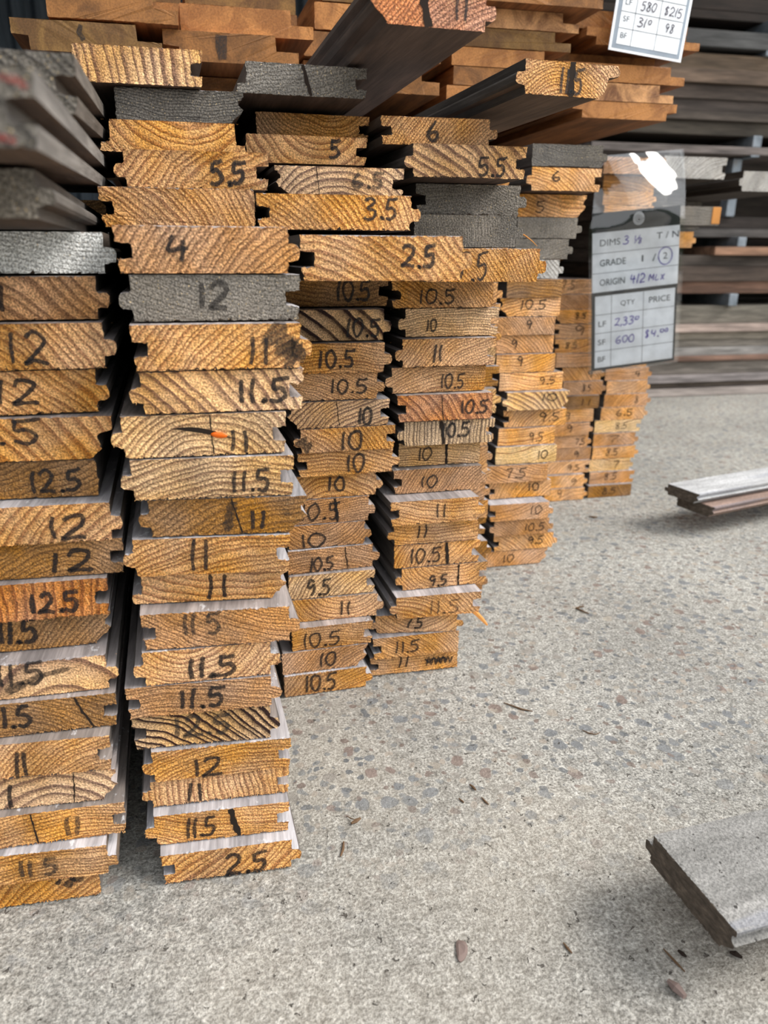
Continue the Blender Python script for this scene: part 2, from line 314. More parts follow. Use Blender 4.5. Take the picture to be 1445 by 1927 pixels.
COLS = {
 'c1': [
  ('^', (-174.8, -90.2, 1.1, 17.4, 373.8, -1.8), 'F', 'F', 'o', 'U', 5, 'dark-smudged orange', (19.0, 29.3, 5.9, 6.2)),
  ('11 5', (-162.0, -77.3, 19.1, 20.7, 370.9, -3.4), 'F', 'T', 'o', 'H', 3, 'dull orange splintered', (-11.9, 8.9, -0.3, 12.1)),
  ('11', (-156.2, -71.5, 40.4, 21.4, 377.1, -1.1), 'F', 'G', 'o', 'H', 3, 'cracked deep orange', (8.5, 16.5, -0.8, 12.7)),
  ('1', (-158.3, -73.7, 62.5, 20.3, 382.2, -3.4), 'F', 'B', 'p', 'A', 8, 'reddish wavy-banded', (-18.2, -15.2, -1.7, 14.3)),
  ('11', (-159.6, -74.9, 83.5, 22.8, 381.1, -3.3), 'F', 'G', 'o', 'U', 3, 'golden scratched', (-9.9, -2.9, -2.8, 16.0)),
  ('11.5', (-155.0, -70.4, 107.1, 20.9, 387.9, -0.7), 'F', 'G', 'n', 'H', 3, 'split tan fine-lined', (-23.1, -3.2, 1.6, 13.5)),
  ('11.5', (-152.9, -68.3, 128.8, 21.3, 392.0, 0.6), 'F', 'T', 'p', 'A', 14, 'beige wavy dark-banded', (-20.2, 4.1, 4.0, 13.2)),
  ('11.5', (-155.0, -70.4, 150.9, 19.7, 405.5, 0.2), 'F', 'B', 'n', 'U', 3, 'olive fine-grained', (-18.0, 2.1, 2.1, 14.4)),
  ('12.5', (-153.9, -69.3, 171.5, 22.1, 400.1, -0.5), 'F', 'G', 'r', 'V', 6, 'red-brown upright-ringed', (1.5, 26.6, -1.0, 12.1)),
  ('12', (-141.2, -59.2, 194.4, 20.5, 405.2, -2.2), 'F', 'G', 'n', 'A', 3, 'olive brown arch-ringed', (2.3, 24.1, -1.8, 11.9)),
  ('12', (-142.1, -57.4, 215.8, 21.5, 399.7, -1.5), 'F', 'T', 'o', 'U', 6, 'bright orange rising-grained', (5.2, 24.3, -1.6, 13.2)),
  ('12.5', (-153.8, -69.1, 238.2, 20.2, 412.1, -3.3), 'F', 'F', 'n', 'H', 4, 'dark brown ragged-edged', (8.0, 34.1, -0.9, 12.4)),
  ('.5', (-138.2, -57.9, 259.4, 22.9, 408.4, -2.3), 'F', 'G2', 'o', 'D', 9, 'smooth orange chamfered', (-16.9, 5.0, 4.4, 12.8)),
  ('12', (-143.6, -58.9, 283.3, 22.4, 412.9, 2.2), 'F', 'T', 'o', 'D2', 5, 'orange slanting-ringed', (-11.7, 8.3, 0.5, 12.0)),
  ('12', (-136.7, -52.0, 306.7, 22.9, 408.6, 1.4), 'F', 'T', 'o', 'D', 5, 'honey coarse diagonal-grained', (-8.9, 10.2, -0.5, 16.2)),
  ('1', (-138.6, -54.0, 330.6, 21.3, 418.6, -0.2), 'F', 'T', 'b', 'D', 7, 'brown scuffed', (-10.1, -7.6, -0.2, 13.3)),
  ('', (-133.2, -48.5, 353.0, 19.9, 420.9, 0.3), 'F', 'T', 'W', 'H', 3, 'whitish grey weathered blank', None),
 ],
 'c2': [
  ('2.5', (-54.5, 28.9, 1.4, 20.8, 370.9, -2.1), 'G', 'T', 'o', 'U2', 5, 'clean orange slant-ringed', (-4.0, 21.5, -3.3, 15.6)),
  ('11.5', (-62.8, 23.4, 22.9, 21.3, 379.6, -2.5), 'T', 'G', 'o', 'H', 3, 'orange with a black knot', (-19.1, -1.1, -0.5, 14.2)),
  ('11', (-63.4, 25.1, 45.0, 18.5, 387.4, -1.9), 'T', 'G', 'o', 'V', 4, 'amber upright-ringed', (-18.5, -8.5, -1.8, 14.0)),
  ('12', (-60.7, 26.5, 64.3, 21.3, 385.8, -1.9), 'T', 'G', 'o', 'H', 3, 'fibrous golden', (-15.2, 2.1, -3.7, 12.9)),
  ('12.5', (-64.6, 20.9, 86.4, 21.9, 388.3, -3.3), 'G', 'T', 's', 'D', 5, 'dark chocolate-striped', (-18.6, 13.9, 1.6, 13.2)),
  ('11.5', (-65.5, 22.4, 109.1, 20.1, 386.6, -2.3), 'G', 'T', 'b', 'H', 3, 'ragged tan', (-14.2, 11.7, 0.0, 12.8)),
  ('11.5', (-59.5, 23.1, 129.9, 21.3, 387.1, -1.1), 'T', 'T', 'o', 'C', 4, 'fuzzy orange cup-ringed', (-11.6, 15.7, -2.1, 13.1)),
  ('11 5', (-52.9, 34.8, 152.1, 21.9, 386.4, -3.7), 'G', 'T', 'b', 'H', 2.5, 'dull brown fine-grained', (-20.8, -0.6, 3.5, 13.2)),
  ('11', (-57.8, 30.0, 174.8, 18.6, 398.4, -5.0), 'L', 'B', 'o', 'H', 6, 'amber band-grained', (-2.5, 9.3, -0.7, 15.2)),
  ('11', (-59.1, 31.5, 194.2, 21.9, 391.8, -5.8), 'T', 'G', 'o', 'H', 4, 'yellow-orange', (-9.7, 0.5, 0.3, 18.2)),
  ('11', (-48.9, 42.1, 216.9, 20.9, 392.3, -5.7), 'T', 'B', 'n', 'H', 4, 'mustard black-smudged', (13.5, 22.2, -2.3, 10.5)),
  ('11.5', (-55.5, 35.2, 238.5, 22.3, 391.9, -4.1), 'T', 'G', 'y', 'H', 4, 'pale straight-lined', (12.2, 32.8, -2.1, 11.9)),
  ('11', (-57.7, 32.1, 261.6, 22.3, 393.6, -1.7), 'T', 'G', 'y', 'A', 4, 'pale yellow resin-pocketed', (14.2, 24.8, -3.6, 11.5)),
  ('11.5', (-45.9, 42.1, 284.7, 21.5, 393.7, 0.2), 'T', 'G', 'p', 'D', 7, 'pale dark-striped', (9.8, 36.6, -0.4, 12.8)),
  ('11', (-42.6, 46.7, 306.9, 22.6, 391.6, -0.5), 'G', 'T', 'o', 'U', 4, 'brown-stained orange', (12.4, 22.4, -2.0, 13.4)),
  ('12', (-47.0, 42.7, 330.4, 22.5, 401.0, 0.4), 'T', 'G', 'g', 'H', 3, 'grey weathered', (-6.9, 8.3, 0.9, 12.9)),
  ('4', (-46.3, 43.1, 353.5, 22.2, 400.2, -0.2), 'G', 'T', 'b', 'U', 4, 'light brown fan-ringed', (-19.5, -9.3, 0.4, 12.8)),
  ('', (-60.5, 25.3, 376.9, 21.1, 471.5, -0.9), 'G', 'F', 'o', 'D', 4, 'orange dense-grained blank', None),
  ('5.5', (-52.7, 35.8, 399.0, 20.6, 491.7, -1.2), 'T', 'G', 'o', 'U', 5, 'golden', (9.9, 30.4, -1.3, 12.7)),
  ('', (-61.4, 23.9, 420.4, 17.6, 514.7, 0.1), 'L', 'L', 'o', 'C', 7, 'white-edged cup-ringed blank', None),
  ('', (-52.2, 25.4, 438.8, 19.3, 529.9, -1.0), 'F', 'B', 'k', 'H', 2, 'blackened bark-like blank', None),
  ('', (-72.6, 1.2, 458.6, 19.9, 524.6, -0.1), 'F', 'G', 'p', 'V', 7, 'pale upright-striped blank', None),
 ],
 'c3': [
  ('10.5', (35.4, 113.2, 0.9, 20.1, 561.3, 2.4), 'F', 'T', 'o', 'U', 4, 'bright orange', (-20.9, 6.9, 0.2, 15.9)),
  ('10', (34.8, 109.8, 21.3, 20.6, 563.7, 2.4), 'F', 'B', 'b', 'U', 3, 'scuffed brown', (-5.2, 9.7, -0.1, 13.6)),
  ('10.5', (43.8, 113.9, 42.4, 21.1, 564.8, 1.7), 'F', 'G', 'o', 'H', 3, 'light orange', (-25.8, 7.1, -1.8, 13.3)),
  ('11', (43.8, 125.5, 64.0, 21.1, 574.5, -0.2), 'F', 'T', 'o', 'C', 4, 'golden curl-grained', (1.1, 11.8, -1.0, 13.2)),
  ('9.5', (43.8, 118.4, 85.6, 21.0, 575.8, 1.7), 'F', 'G', 'y', 'U', 4, 'pale rubbed', (-21.7, -1.7, -1.4, 14.9)),
  ('10.5', (44.1, 123.4, 107.1, 20.9, 581.0, 3.6), 'F', 'T', 'b', 'H', 3, 'red-brown lined', (-20.9, -0.5, -3.2, 12.7)),
  ('10', (45.7, 116.6, 128.4, 20.6, 583.1, 2.1), 'F', 'T', 'b', 'C', 3, 'ring-patterned brown', (-25.5, -4.4, -3.3, 12.5)),
  ('10.5', (48.1, 120.2, 149.4, 21.6, 584.1, 1.1), 'F', 'T', 'b', 'H', 2.5, 'whitish split', (-27.2, 5.8, -0.1, 15.0)),
  ('10', (49.1, 126.7, 171.4, 19.9, 585.3, 1.4), 'F', 'T', 'o', 'A', 5, 'shaded orange', (-7.2, 7.1, 1.6, 12.0)),
  ('10', (55.3, 140.0, 191.7, 20.0, 581.1, 2.3), 'G', 'T', 'o', 'H', 4, 'amber wavy-grained', (-1.8, 12.8, -0.6, 15.3)),
  ('10', (52.5, 136.2, 212.1, 19.7, 578.2, 2.8), 'T', 'G', 'o', 'D', 4, 'orange fan-ringed', (-3.5, 13.9, -1.2, 14.9)),
  ('10', (47.1, 131.1, 232.2, 21.1, 578.2, 3.1), 'B', 'G', 'p', 'U', 4, 'grey-brown striped', (16.2, 27.1, -2.5, 13.8)),
  ('10.5', (48.8, 126.5, 253.9, 21.2, 578.5, 0.9), 'F', 'T', 'o', 'H', 2.5, 'speckled orange', (-4.6, 25.2, 0.1, 10.9)),
  ('10.5', (49.5, 130.6, 275.7, 23.0, 573.0, -0.6), 'F', 'T', 'o', 'H', 3, 'smooth orange', (-16.4, 11.7, -0.3, 13.7)),
  ('10.5', (51.2, 131.6, 299.7, 23.5, 580.6, -1.3), 'F', 'T', 's', 'D', 12, 'zebra-striped', (5.2, 32.1, -2.4, 13.6)),
  ('10.5', (51.2, 132.5, 324.4, 23.5, 593.6, 0.7), 'F', 'G', 'n', 'H', 4, 'shaded brown', (-0.2, 26.6, -0.0, 15.1)),
  ('2.5', (45.3, 141.0, 349.1, 23.5, 418.7, -1.2), 'G', 'T', 'o', 'D', 5, 'wide amber projecting', (7.9, 27.0, 1.1, 11.6)),
  ('3.5', (26.0, 123.4, 376.4, 19.6, 467.7, -1.6), 'G', 'T', 'o', 'D', 4, 'golden arc-grained', (14.6, 35.0, 2.1, 11.2)),
  ('6.5', (40.7, 124.8, 397.2, 18.5, 515.0, -0.2), 'B', 'G', 'p', 'A', 5, 'purple-ringed arched', (8.2, 28.6, 1.5, 8.8)),
  ('5', (25.8, 107.0, 420.3, 17.2, 548.1, 1.2), 'F', 'G', 'o', 'C', 6, 'glossy orange', (14.7, 21.9, 0.9, 11.1)),
  ('', (34.7, 114.6, 438.6, 16.5, 577.0, 2.6), 'F', 'G', 'o', 'C', 3, 'shaded tan cup-ringed blank', None),
  ('', (21.3, 104.6, 458.2, 17.9, 534.1, 1.4), 'L', 'G', 'g', 'H', 3, 'grey split-faced blank', None),
 ],
 'c4': [
  ('11', (114.2, 196.2, 1.1, 18.3, 577.6, -0.8), 'G', 'F', 'o', 'H', 3, 'scribbled golden', (-15.7, -4.8, 1.6, 11.0)),
  ('11.5', (115.8, 195.1, 19.9, 21.2, 573.2, -0.2), 'G', 'F', 'o', 'D2', 3, 'brown diagonal-ringed', (-19.2, 3.5, -0.1, 11.9)),
  ('7.5', (114.1, 198.7, 41.6, 17.5, 576.7, -8.1), 'T', 'T', 'o', 'C', 4, 'tapered tan', (-9.8, 6.0, 0.9, 10.6)),
  ('11.5', (130.4, 213.4, 59.6, 21.0, 569.5, -1.3), 'T', 'G', 'o', 'D', 4, 'golden crossed-mark', (-7.0, 22.5, -1.6, 12.5)),
  ('9.5', (138.0, 223.5, 81.3, 20.8, 583.4, 1.1), 'T', 'G', 'o', 'C', 3.5, 'bow-bottomed', (-11.6, 5.2, -3.8, 10.4)),
  ('10.5', (136.7, 215.8, 102.7, 21.3, 583.8, 0.7), 'F', 'G', 'o', 'U', 4, 'black-smudged orange', (-25.0, 3.2, -0.0, 14.2)),
  ('11', (130.6, 212.3, 124.6, 19.8, 582.6, -0.1), 'T', 'F', 'o', 'H', 4, 'yellow-orange lined', (-14.7, -5.6, 1.5, 11.8)),
  ('11', (131.5, 215.2, 145.1, 21.5, 576.2, 0.4), 'G', 'T', 'o', 'H', 4, 'bright orange', (-2.3, 7.2, 0.9, 12.5)),
  ('10', (138.1, 223.5, 167.3, 21.3, 595.6, 1.4), 'G', 'T', 'b', 'U', 3, 'smooth brown', (-18.1, -3.2, -1.0, 10.6)),
  ('10', (144.7, 218.3, 189.3, 20.5, 603.9, 0.2), 'F', 'F', 'y', 'H', 2.5, 'pale yellow ink-lined', (-19.8, -7.4, 0.1, 11.4)),
  ('10.5', (140.6, 226.3, 210.4, 20.7, 591.5, 0.8), 'T', 'G', 'z', 'V', 4, 'dark pinstriped', (-4.2, 20.3, 2.2, 12.0)),
  ('10.5', (139.4, 222.0, 231.8, 22.1, 588.7, 0.6), 'G', 'F', 'r', 'D2', 7, 'reddish wide-banded', (13.8, 37.2, -0.4, 11.7)),
  ('10.5', (130.3, 217.7, 254.6, 21.0, 595.9, 2.4), 'T', 'F', 'o', 'H', 3, 'tan ragged', (4.4, 24.8, -1.9, 12.4)),
  ('11', (137.7, 224.0, 276.3, 22.5, 590.7, 2.1), 'T', 'G', 'o', 'U', 3, 'brown fan-grained', (-11.5, -3.8, -0.6, 13.7)),
  ('10', (142.1, 228.6, 299.6, 22.2, 600.0, 0.9), 'T', 'G', 'y', 'H', 2.5, 'pale sawn', (-19.7, -10.8, -2.1, 9.3)),
  ('10.5', (135.5, 220.1, 322.4, 21.2, 595.2, 0.3), 'G', 'F', 'o', 'D', 3, 'shaded fuzzy orange', (-19.3, 9.9, -1.8, 11.5)),
  ('7.5', (144.1, 233.5, 344.7, 22.6, 526.0, -0.7), 'F', 'T', 'o', 'D', 3, 'broad orange', (-21.3, 0.7, -1.1, 19.2)),
  ('', (142.5, 225.9, 368.1, 22.2, 553.5, -0.1), 'F', 'T', 'g', 'V', 2.5, 'brownish grey crumbling blank', None),
  ('', (147.5, 233.5, 391.0, 21.0, 569.8, -1.0), 'G', 'T', 'g', 'H', 3, 'dark grey blank', None),
  ('5.5', (129.5, 215.8, 412.6, 20.7, 531.9, -1.2), 'T', 'G', 'p', 'D', 7, 'purple-striped', (8.6, 28.6, -3.2, 12.0)),
  ('6', (116.3, 198.7, 433.9, 17.5, 546.2, -2.3), 'G', 'T', 'o', 'U', 2.5, 'sawn golden', (-8.3, -0.0, 0.4, 12.4)),
 ],
 'c5': [
  ('10', (301.4, 381.6, 1.0, 19.9, 792.9, 0.1), 'F', 'B', 'b', 'U', 3.5, 'brown slanting-ringed', (-18.1, -4.8, 0.0, 9.9)),
  ('9.5', (309.2, 392.4, 21.3, 20.2, 791.9, -0.1), 'G', 'T', 'o', 'D', 4, 'orange arch-grained', (3.3, 22.9, 1.2, 9.9)),
  ('10.5', (301.9, 383.4, 41.9, 20.4, 788.1, -0.7), 'T', 'T', 'b', 'D', 3, 'pale diagonal-ringed', (4.4, 29.3, -0.5, 9.7)),
  ('10', (299.6, 380.6, 62.8, 20.8, 785.4, -0.3), 'G', 'T', 'b', 'H', 3, 'dusty-topped tan', (11.7, 26.1, 1.2, 10.8)),
  ('10', (304.8, 385.0, 84.2, 20.5, 805.8, 0.8), 'G', 'F', 'o', 'U', 4, 'clean golden', (10.4, 25.0, 2.3, 9.5)),
  ('7.5', (298.0, 376.6, 105.2, 21.6, 800.8, -0.4), 'F', 'F', 'b', 'H', 4, 'red-brown dark-inked', (-13.9, 11.8, 1.0, 11.9)),
  ('10', (310.5, 388.0, 127.4, 21.1, 804.8, 0.6), 'F', 'F', 'y', 'H', 3, 'bright pale', (14.9, 27.3, -0.7, 10.6)),
  ('9.5', (314.3, 386.1, 149.0, 21.0, 809.2, 0.4), 'F', 'F', 'o', 'H', 4, 'honey', (3.5, 21.2, -1.5, 10.4)),
  ('9.5', (320.4, 400.1, 170.5, 20.3, 811.9, -0.0), 'G', 'F', 'o', 'U', 4, 'yellow-orange', (6.3, 30.8, 0.5, 10.3)),
  ('10', (315.8, 399.6, 191.4, 21.2, 805.7, 0.1), 'T', 'B', 'p', 'D', 6, 'striped tan', (6.9, 27.0, 4.0, 8.8)),
  ('9.5', (314.2, 393.3, 213.2, 20.6, 815.0, 0.6), 'F', 'F', 'o', 'H', 4, 'dull brown', (10.2, 30.3, 0.4, 8.7)),
  ('9', (309.1, 382.3, 234.3, 20.8, 815.2, 1.2), 'F', 'F', 'o', 'H', 4, 'bright golden', (-10.3, -3.8, 2.2, 11.0)),
  ('9', (309.8, 381.1, 255.5, 20.4, 820.8, 1.0), 'F', 'F', 'b', 'D', 4, 'pinkish brown', (-17.0, -9.1, -0.0, 9.6)),
  ('9', (306.7, 380.1, 276.3, 20.1, 818.5, 1.0), 'F', 'F', 'b', 'D', 3, 'tan', (0.8, 8.6, 1.4, 9.5)),
  ('10.5', (311.7, 386.0, 296.8, 20.3, 821.2, 1.0), 'B', 'F', 'o', 'H', 4, 'amber', (-11.5, 19.5, 2.8, 10.5)),
  ('', (318.3, 385.7, 317.4, 20.2, 818.7, 1.1), 'F', 'F', 'n', 'H', 4, 'shaded brown blank', None),
  ('', (321.6, 387.9, 338.1, 20.2, 824.2, 1.2), 'F', 'T', 'w', 'D', 5, 'pale grey blank', None),
  ('', (328.1, 397.9, 358.8, 21.4, 825.6, 0.9), 'F', 'T', 'g', 'H', 3, 'charcoal blank', None),
  ('', (330.6, 408.0, 380.9, 21.7, 828.8, 0.3), 'F', 'T', 'g', 'V', 2, 'dark grey blank', None),
  ('5', (334.0, 416.6, 403.4, 23.5, 839.3, -0.4), 'F', 'B', 'o', 'H', 5, 'shaded orange', (-20.0, -8.6, -1.0, 12.1)),
  ('6', (329.3, 414.8, 428.1, 23.0, 806.9, -0.8), 'T', 'G', 'o', 'D', 4, 'bright orange', (-13.5, -3.8, 3.2, 10.3)),
  ('', (335.2, 420.7, 452.2, 21.5, 809.0, -1.3), 'F', 'T', 'k', 'H', 2, 'black flaking blank', None),
 ],
 'c6': [
  ('9', (476.7, 549.2, 0.8, 19.4, 1018.7, 0.4), 'F', 'T', 'o', 'H', 4, 'golden', (-15.1, -6.1, 1.1, 14.0)),
  ('9', (479.1, 549.0, 20.4, 20.0, 1022.9, 0.6), 'F', 'T', 'o', 'U', 4, 'bright orange', (7.4, 18.2, -0.9, 10.4)),
  ('9.5', (482.3, 556.0, 40.8, 19.9, 1031.8, 0.2), 'F', 'G', 'o', 'U', 4, 'orange-tan', (-1.1, 18.8, -1.3, 9.5)),
  ('9', (490.8, 557.1, 60.9, 19.8, 1034.8, 1.0), 'F', 'F', 'b', 'U', 3, 'pinkish tan', (4.7, 13.8, -1.0, 9.4)),
  ('7.5', (489.8, 555.8, 81.0, 19.5, 1034.5, 1.0), 'F', 'T', 'b', 'C', 3, 'dull ringed', (6.5, 21.7, -0.7, 9.3)),
  ('9', (485.9, 555.2, 100.8, 19.8, 1031.8, 0.8), 'F', 'T', 'b', 'H', 4, 'wavy tan', (-9.7, 0.9, 1.8, 11.7)),
  ('9', (492.7, 555.2, 121.0, 20.2, 1034.7, 1.5), 'F', 'F', 'o', 'H', 4, 'ink-barred golden', (-15.1, -6.4, -0.0, 11.5)),
  ('11', (495.5, 562.8, 141.6, 20.1, 1035.0, 1.2), 'F', 'F', 'n', 'H', 3, 'grey-brown lined', (2.4, 20.0, -0.3, 9.8)),
  ('8.5', (502.3, 573.8, 162.1, 20.6, 1038.5, 0.8), 'F', 'T', 'b', 'D', 3, 'pale tan', (-3.4, 10.7, 0.1, 9.7)),
  ('9', (495.6, 571.8, 183.2, 20.3, 1042.8, 0.4), 'T', 'T', 'o', 'D', 4, 'light golden', (9.8, 18.6, -0.7, 9.7)),
  ('', (488.9, 568.9, 204.0, 20.7, 1041.5, -0.0), 'F', 'T', 'b', 'H', 4, 'tan blank', None),
  ('8.5', (486.2, 568.9, 225.1, 20.8, 1043.9, -0.2), 'G', 'T', 'o', 'H', 4, 'orange', (-23.9, -5.1, 0.6, 8.6)),
  ('9', (485.4, 567.8, 246.3, 20.5, 1046.1, -0.2), 'G', 'T', 'o', 'H', 4, 'ink-striped', (-8.5, 8.7, 0.7, 15.5)),
  ('8.5', (484.5, 567.2, 267.3, 20.3, 1046.2, -0.2), 'B', 'T', 'o', 'H', 4, 'golden', (-8.9, 8.1, 1.3, 8.4)),
  ('', (488.0, 567.0, 288.0, 20.9, 1048.6, 0.3), 'F', 'T', 'b', 'D', 3, 'whitish blank', None),
  ('7.5', (486.6, 565.4, 309.4, 20.7, 1053.1, 0.2), 'F', 'T', 'o', 'H', 4, 'shaded brown', (-30.8, -10.7, 2.4, 11.9)),
 ],
 'c7': [
  ('8.5', (552.7, 627.2, 0.7, 19.5, 1023.1, 0.1), 'F', 'F', 'n', 'D', 4, 'olive brown scribbled', (-12.3, 9.9, 0.4, 10.7)),
  ('8.5', (557.0, 634.1, 20.4, 19.6, 1030.7, -0.3), 'F', 'G', 'b', 'H', 4, 'tan notched', (-13.4, 7.9, 1.9, 10.6)),
  ('7', (556.2, 632.0, 40.3, 19.3, 1033.9, 0.3), 'F', 'T', 'y', 'H', 4, 'cream black-barred', (4.3, 13.6, 0.0, 11.4)),
  ('8.5', (559.5, 638.2, 59.9, 19.9, 1034.2, -0.1), 'F', 'T', 'o', 'H', 4, 'honey', (-15.6, 3.7, 1.4, 11.3)),
  ('7', (560.9, 638.3, 80.1, 20.1, 1038.2, 0.1), 'F', 'T', 'b', 'A', 3, 'brown wavy-ringed', (-11.8, 6.6, 0.5, 10.3)),
  ('8.5', (563.1, 642.3, 100.5, 19.5, 1042.3, -0.0), 'F', 'G', 'y', 'H', 4, 'pale yellow', (-4.0, 16.2, 0.2, 10.2)),
  ('6.5', (571.7, 651.5, 120.3, 19.7, 1042.1, -0.1), 'F', 'T', 'o', 'D', 4, 'golden', (-13.7, 13.8, 1.5, 10.1)),
  ('8', (576.4, 656.1, 140.2, 19.9, 1045.0, -0.0), 'F', 'T', 'b', 'U', 4, 'light tan', (12.0, 19.3, 0.2, 10.1)),
  ('', (579.9, 654.7, 160.4, 19.8, 1048.0, 0.6), 'F', 'T', 'o', 'H', 4, 'orange blank', None),
  ('4', (576.8, 656.2, 180.4, 19.6, 1050.8, 0.2), 'F', 'T', 'b', 'H', 4, 'pale tan', (12.0, 19.3, -0.3, 9.1)),
  ('', (573.9, 651.7, 200.2, 18.9, 1051.7, 0.2), 'F', 'T', 'o', 'H', 4, 'soft orange blank behind the tag', None),
  ('', (571.9, 650.1, 219.2, 18.8, 1051.9, 0.2), 'F', 'T', 'o', 'H', 4, 'warm tan blank behind the tag', None),
  ('', (570.0, 647.9, 238.2, 18.6, 1052.3, 0.3), 'F', 'T', 'o', 'H', 4, 'mid-brown blank behind the tag', None),
  ('', (567.8, 646.6, 256.9, 18.8, 1051.8, 0.2), 'F', 'T', 'o', 'H', 4, 'pale blank behind the tag', None),
  ('', (567.2, 645.8, 276.0, 19.0, 1054.7, 0.3), 'F', 'T', 'o', 'H', 4, 'yellowish blank behind the tag', None),
  ('', (567.1, 645.7, 295.1, 19.0, 1056.2, 0.2), 'F', 'T', 'o', 'H', 4, 'red-brown blank behind the tag', None),
  ('', (565.6, 645.3, 314.4, 19.3, 1057.7, 0.0), 'F', 'T', 'o', 'H', 4, 'light brown blank behind the tag', None),
  ('', (563.1, 643.9, 333.9, 19.3, 1059.6, 0.0), 'F', 'T', 'o', 'H', 4, 'dull orange blank behind the tag', None),
  ('', (561.1, 643.5, 353.5, 19.2, 1060.9, -0.2), 'F', 'T', 'o', 'H', 4, 'honey blank behind the tag', None),
  ('', (559.8, 641.8, 373.0, 19.4, 1062.6, -0.2), 'F', 'T', 'o', 'H', 4, 'golden blank behind the tag', None),
  ('', (558.7, 642.8, 392.7, 19.4, 1063.7, -0.5), 'F', 'T', 'o', 'H', 4, 'amber blank behind the tag', None),
  ('', (557.6, 641.5, 412.4, 19.4, 1066.0, -0.5), 'F', 'T', 'o', 'H', 4, 'brown blank behind the tag', None),
  ('', (556.0, 640.7, 432.2, 19.6, 1069.6, -0.7), 'F', 'T', 'o', 'H', 4, 'tan blank behind the tag', None),
  ('', (555.8, 642.6, 452.3, 20.0, 1072.6, -1.1), 'F', 'T', 'o', 'H', 4, 'shaded orange blank behind the tag', None),
  ('1', (547.8, 641.3, 472.8, 22.3, 1058.9, -2.4), 'F', 'G', 'b', 'H', 4, 'tan sleeve-covered', (6.4, 25.5, 6.5, 5.5)),
 ],
}

# ------------------------------------------------------------------ object helpers
def link(name, me, mats, parent=None):
    o = bpy.data.objects.new(name, me); COL.objects.link(o)
    for m in (mats if isinstance(mats, (list, tuple)) else [mats]):
        me.materials.append(m)
    if parent: o.parent = parent
    return o
def tag(o, label=None, cat=None, group=None, kind=None):
    if label: o['label'] = label
    if cat: o['category'] = cat
    if group: o['group'] = group
    if kind: o['kind'] = kind
    return o
def mesh_from(name, v, f, mi=None):
    me = bpy.data.meshes.new(name); me.from_pydata(v, [], f)
    if mi:
        for p, i in zip(me.polygons, mi): p.material_index = i
    me.update(); return me
def box_mesh(name, x0, x1, y0, y1, z0, z1, bev=0.0, seg=2):
    bm = bmesh.new(); bmesh.ops.create_cube(bm, size=1)
    for v in bm.verts:
        v.co = Vector(((x0 + x1) / 2 + v.co.x * (x1 - x0), (y0 + y1) / 2 + v.co.y * (y1 - y0), (z0 + z1) / 2 + v.co.z * (z1 - z0)))
    if bev: bmesh.ops.bevel(bm, geom=bm.edges[:], offset=bev, segments=seg, affect='EDGES', profile=.6)
    me = bpy.data.meshes.new(name); bm.to_mesh(me); bm.free(); return me

# ------------------------------------------------------------------ setting
me = box_mesh('floor', -6, 7, -6, 5, -.1, 0)
tag(link('floor', me, M_FLOOR), 'rough grey concrete floor with worn stones showing', 'floor', kind='structure')
# corrugated back wall: one folded sheet with real depth
v, f = [], []
nx = 240
for i in range(nx + 1):
    x = -.8 + 5.3 * i / nx; d = .014 * (1 if (i // 2) % 2 else -1)
    for z in (0, 1.85):
        v.append((x, 3.65 + d, z)); v.append((x, 3.70 + d, z))
for i in range(nx):
    a = i * 4; b_ = a + 4
    f += [(a, b_, b_ + 2, a + 2), (a + 1, a + 3, b_ + 3, b_ + 1), (a + 2, b_ + 2, b_ + 3, a + 3), (a, a + 1, b_ + 1, b_)]
tag(link('wall_back', mesh_from('wall_back', v, f), M_WALL), 'blue grey corrugated metal shed wall behind the lumber', 'wall', kind='structure')
v, f = [], []  # side wall added to cut sky light from the left
for i in range(181):
    y = -.5 + 4.15 * i / 180; d = .012 * (1 if (i // 2) % 2 else -1)
    for z in (0, 1.85): v.append((-.80 + d, y, z)); v.append((-.84 + d, y, z))
for i in range(180):
    a = i * 4; b_ = a + 4
    f += [(a, a + 2, b_ + 2, b_), (a + 1, b_ + 1, b_ + 3, a + 3), (a + 2, a + 3, b_ + 3, b_ + 2), (a, b_, b_ + 1, a + 1)]
tag(link('wall_left_added', mesh_from('wall_left_added', v, f), M_WALL), 'blue grey corrugated metal side wall added at far left to dim the light', 'wall', kind='structure')
tag(link('ceiling', box_mesh('ceiling', -.9, 1.9, .85, 3.8, 1.85, 1.93), M_ROOF), 'dark unseen shed roof shaped to shade the lumber', 'ceiling', kind='structure')  # unseen roof, height and edges set to cut sky light

# ------------------------------------------------------------------ boards
STY = {  # early wood, late wood, contrast, grime
 'o': ((218, 162, 98), (134, 78, 38), .95, .6), 'y': ((230, 184, 126), (120, 76, 46), 1.0, .3),
 'p': ((228, 178, 122), (94, 56, 48), 1.0, .3), 'b': ((200, 148, 98), (112, 72, 44), .95, .5),
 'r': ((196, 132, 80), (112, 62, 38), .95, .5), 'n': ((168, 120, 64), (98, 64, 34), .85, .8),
 's': ((210, 168, 120), (46, 22, 18), 1.35, .35), 'z': ((210, 176, 136), (72, 50, 44), 1.0, .3),
 'g': ((124, 117, 108), (88, 82, 74), .6, 1.0), 'w': ((180, 177, 172), (116, 108, 100), 1.0, 1.0),
 'W': ((232, 232, 230), (176, 174, 170), .8, .9), 'k': ((104, 98, 90), (44, 40, 37), .9, 1.0), 'u': ((154, 103, 54), (110, 72, 36), .9, .5),
 'v': ((132, 98, 52), (96, 66, 34), .9, .9), 'l': ((182, 124, 68), (140, 90, 46), .9, .5),
}
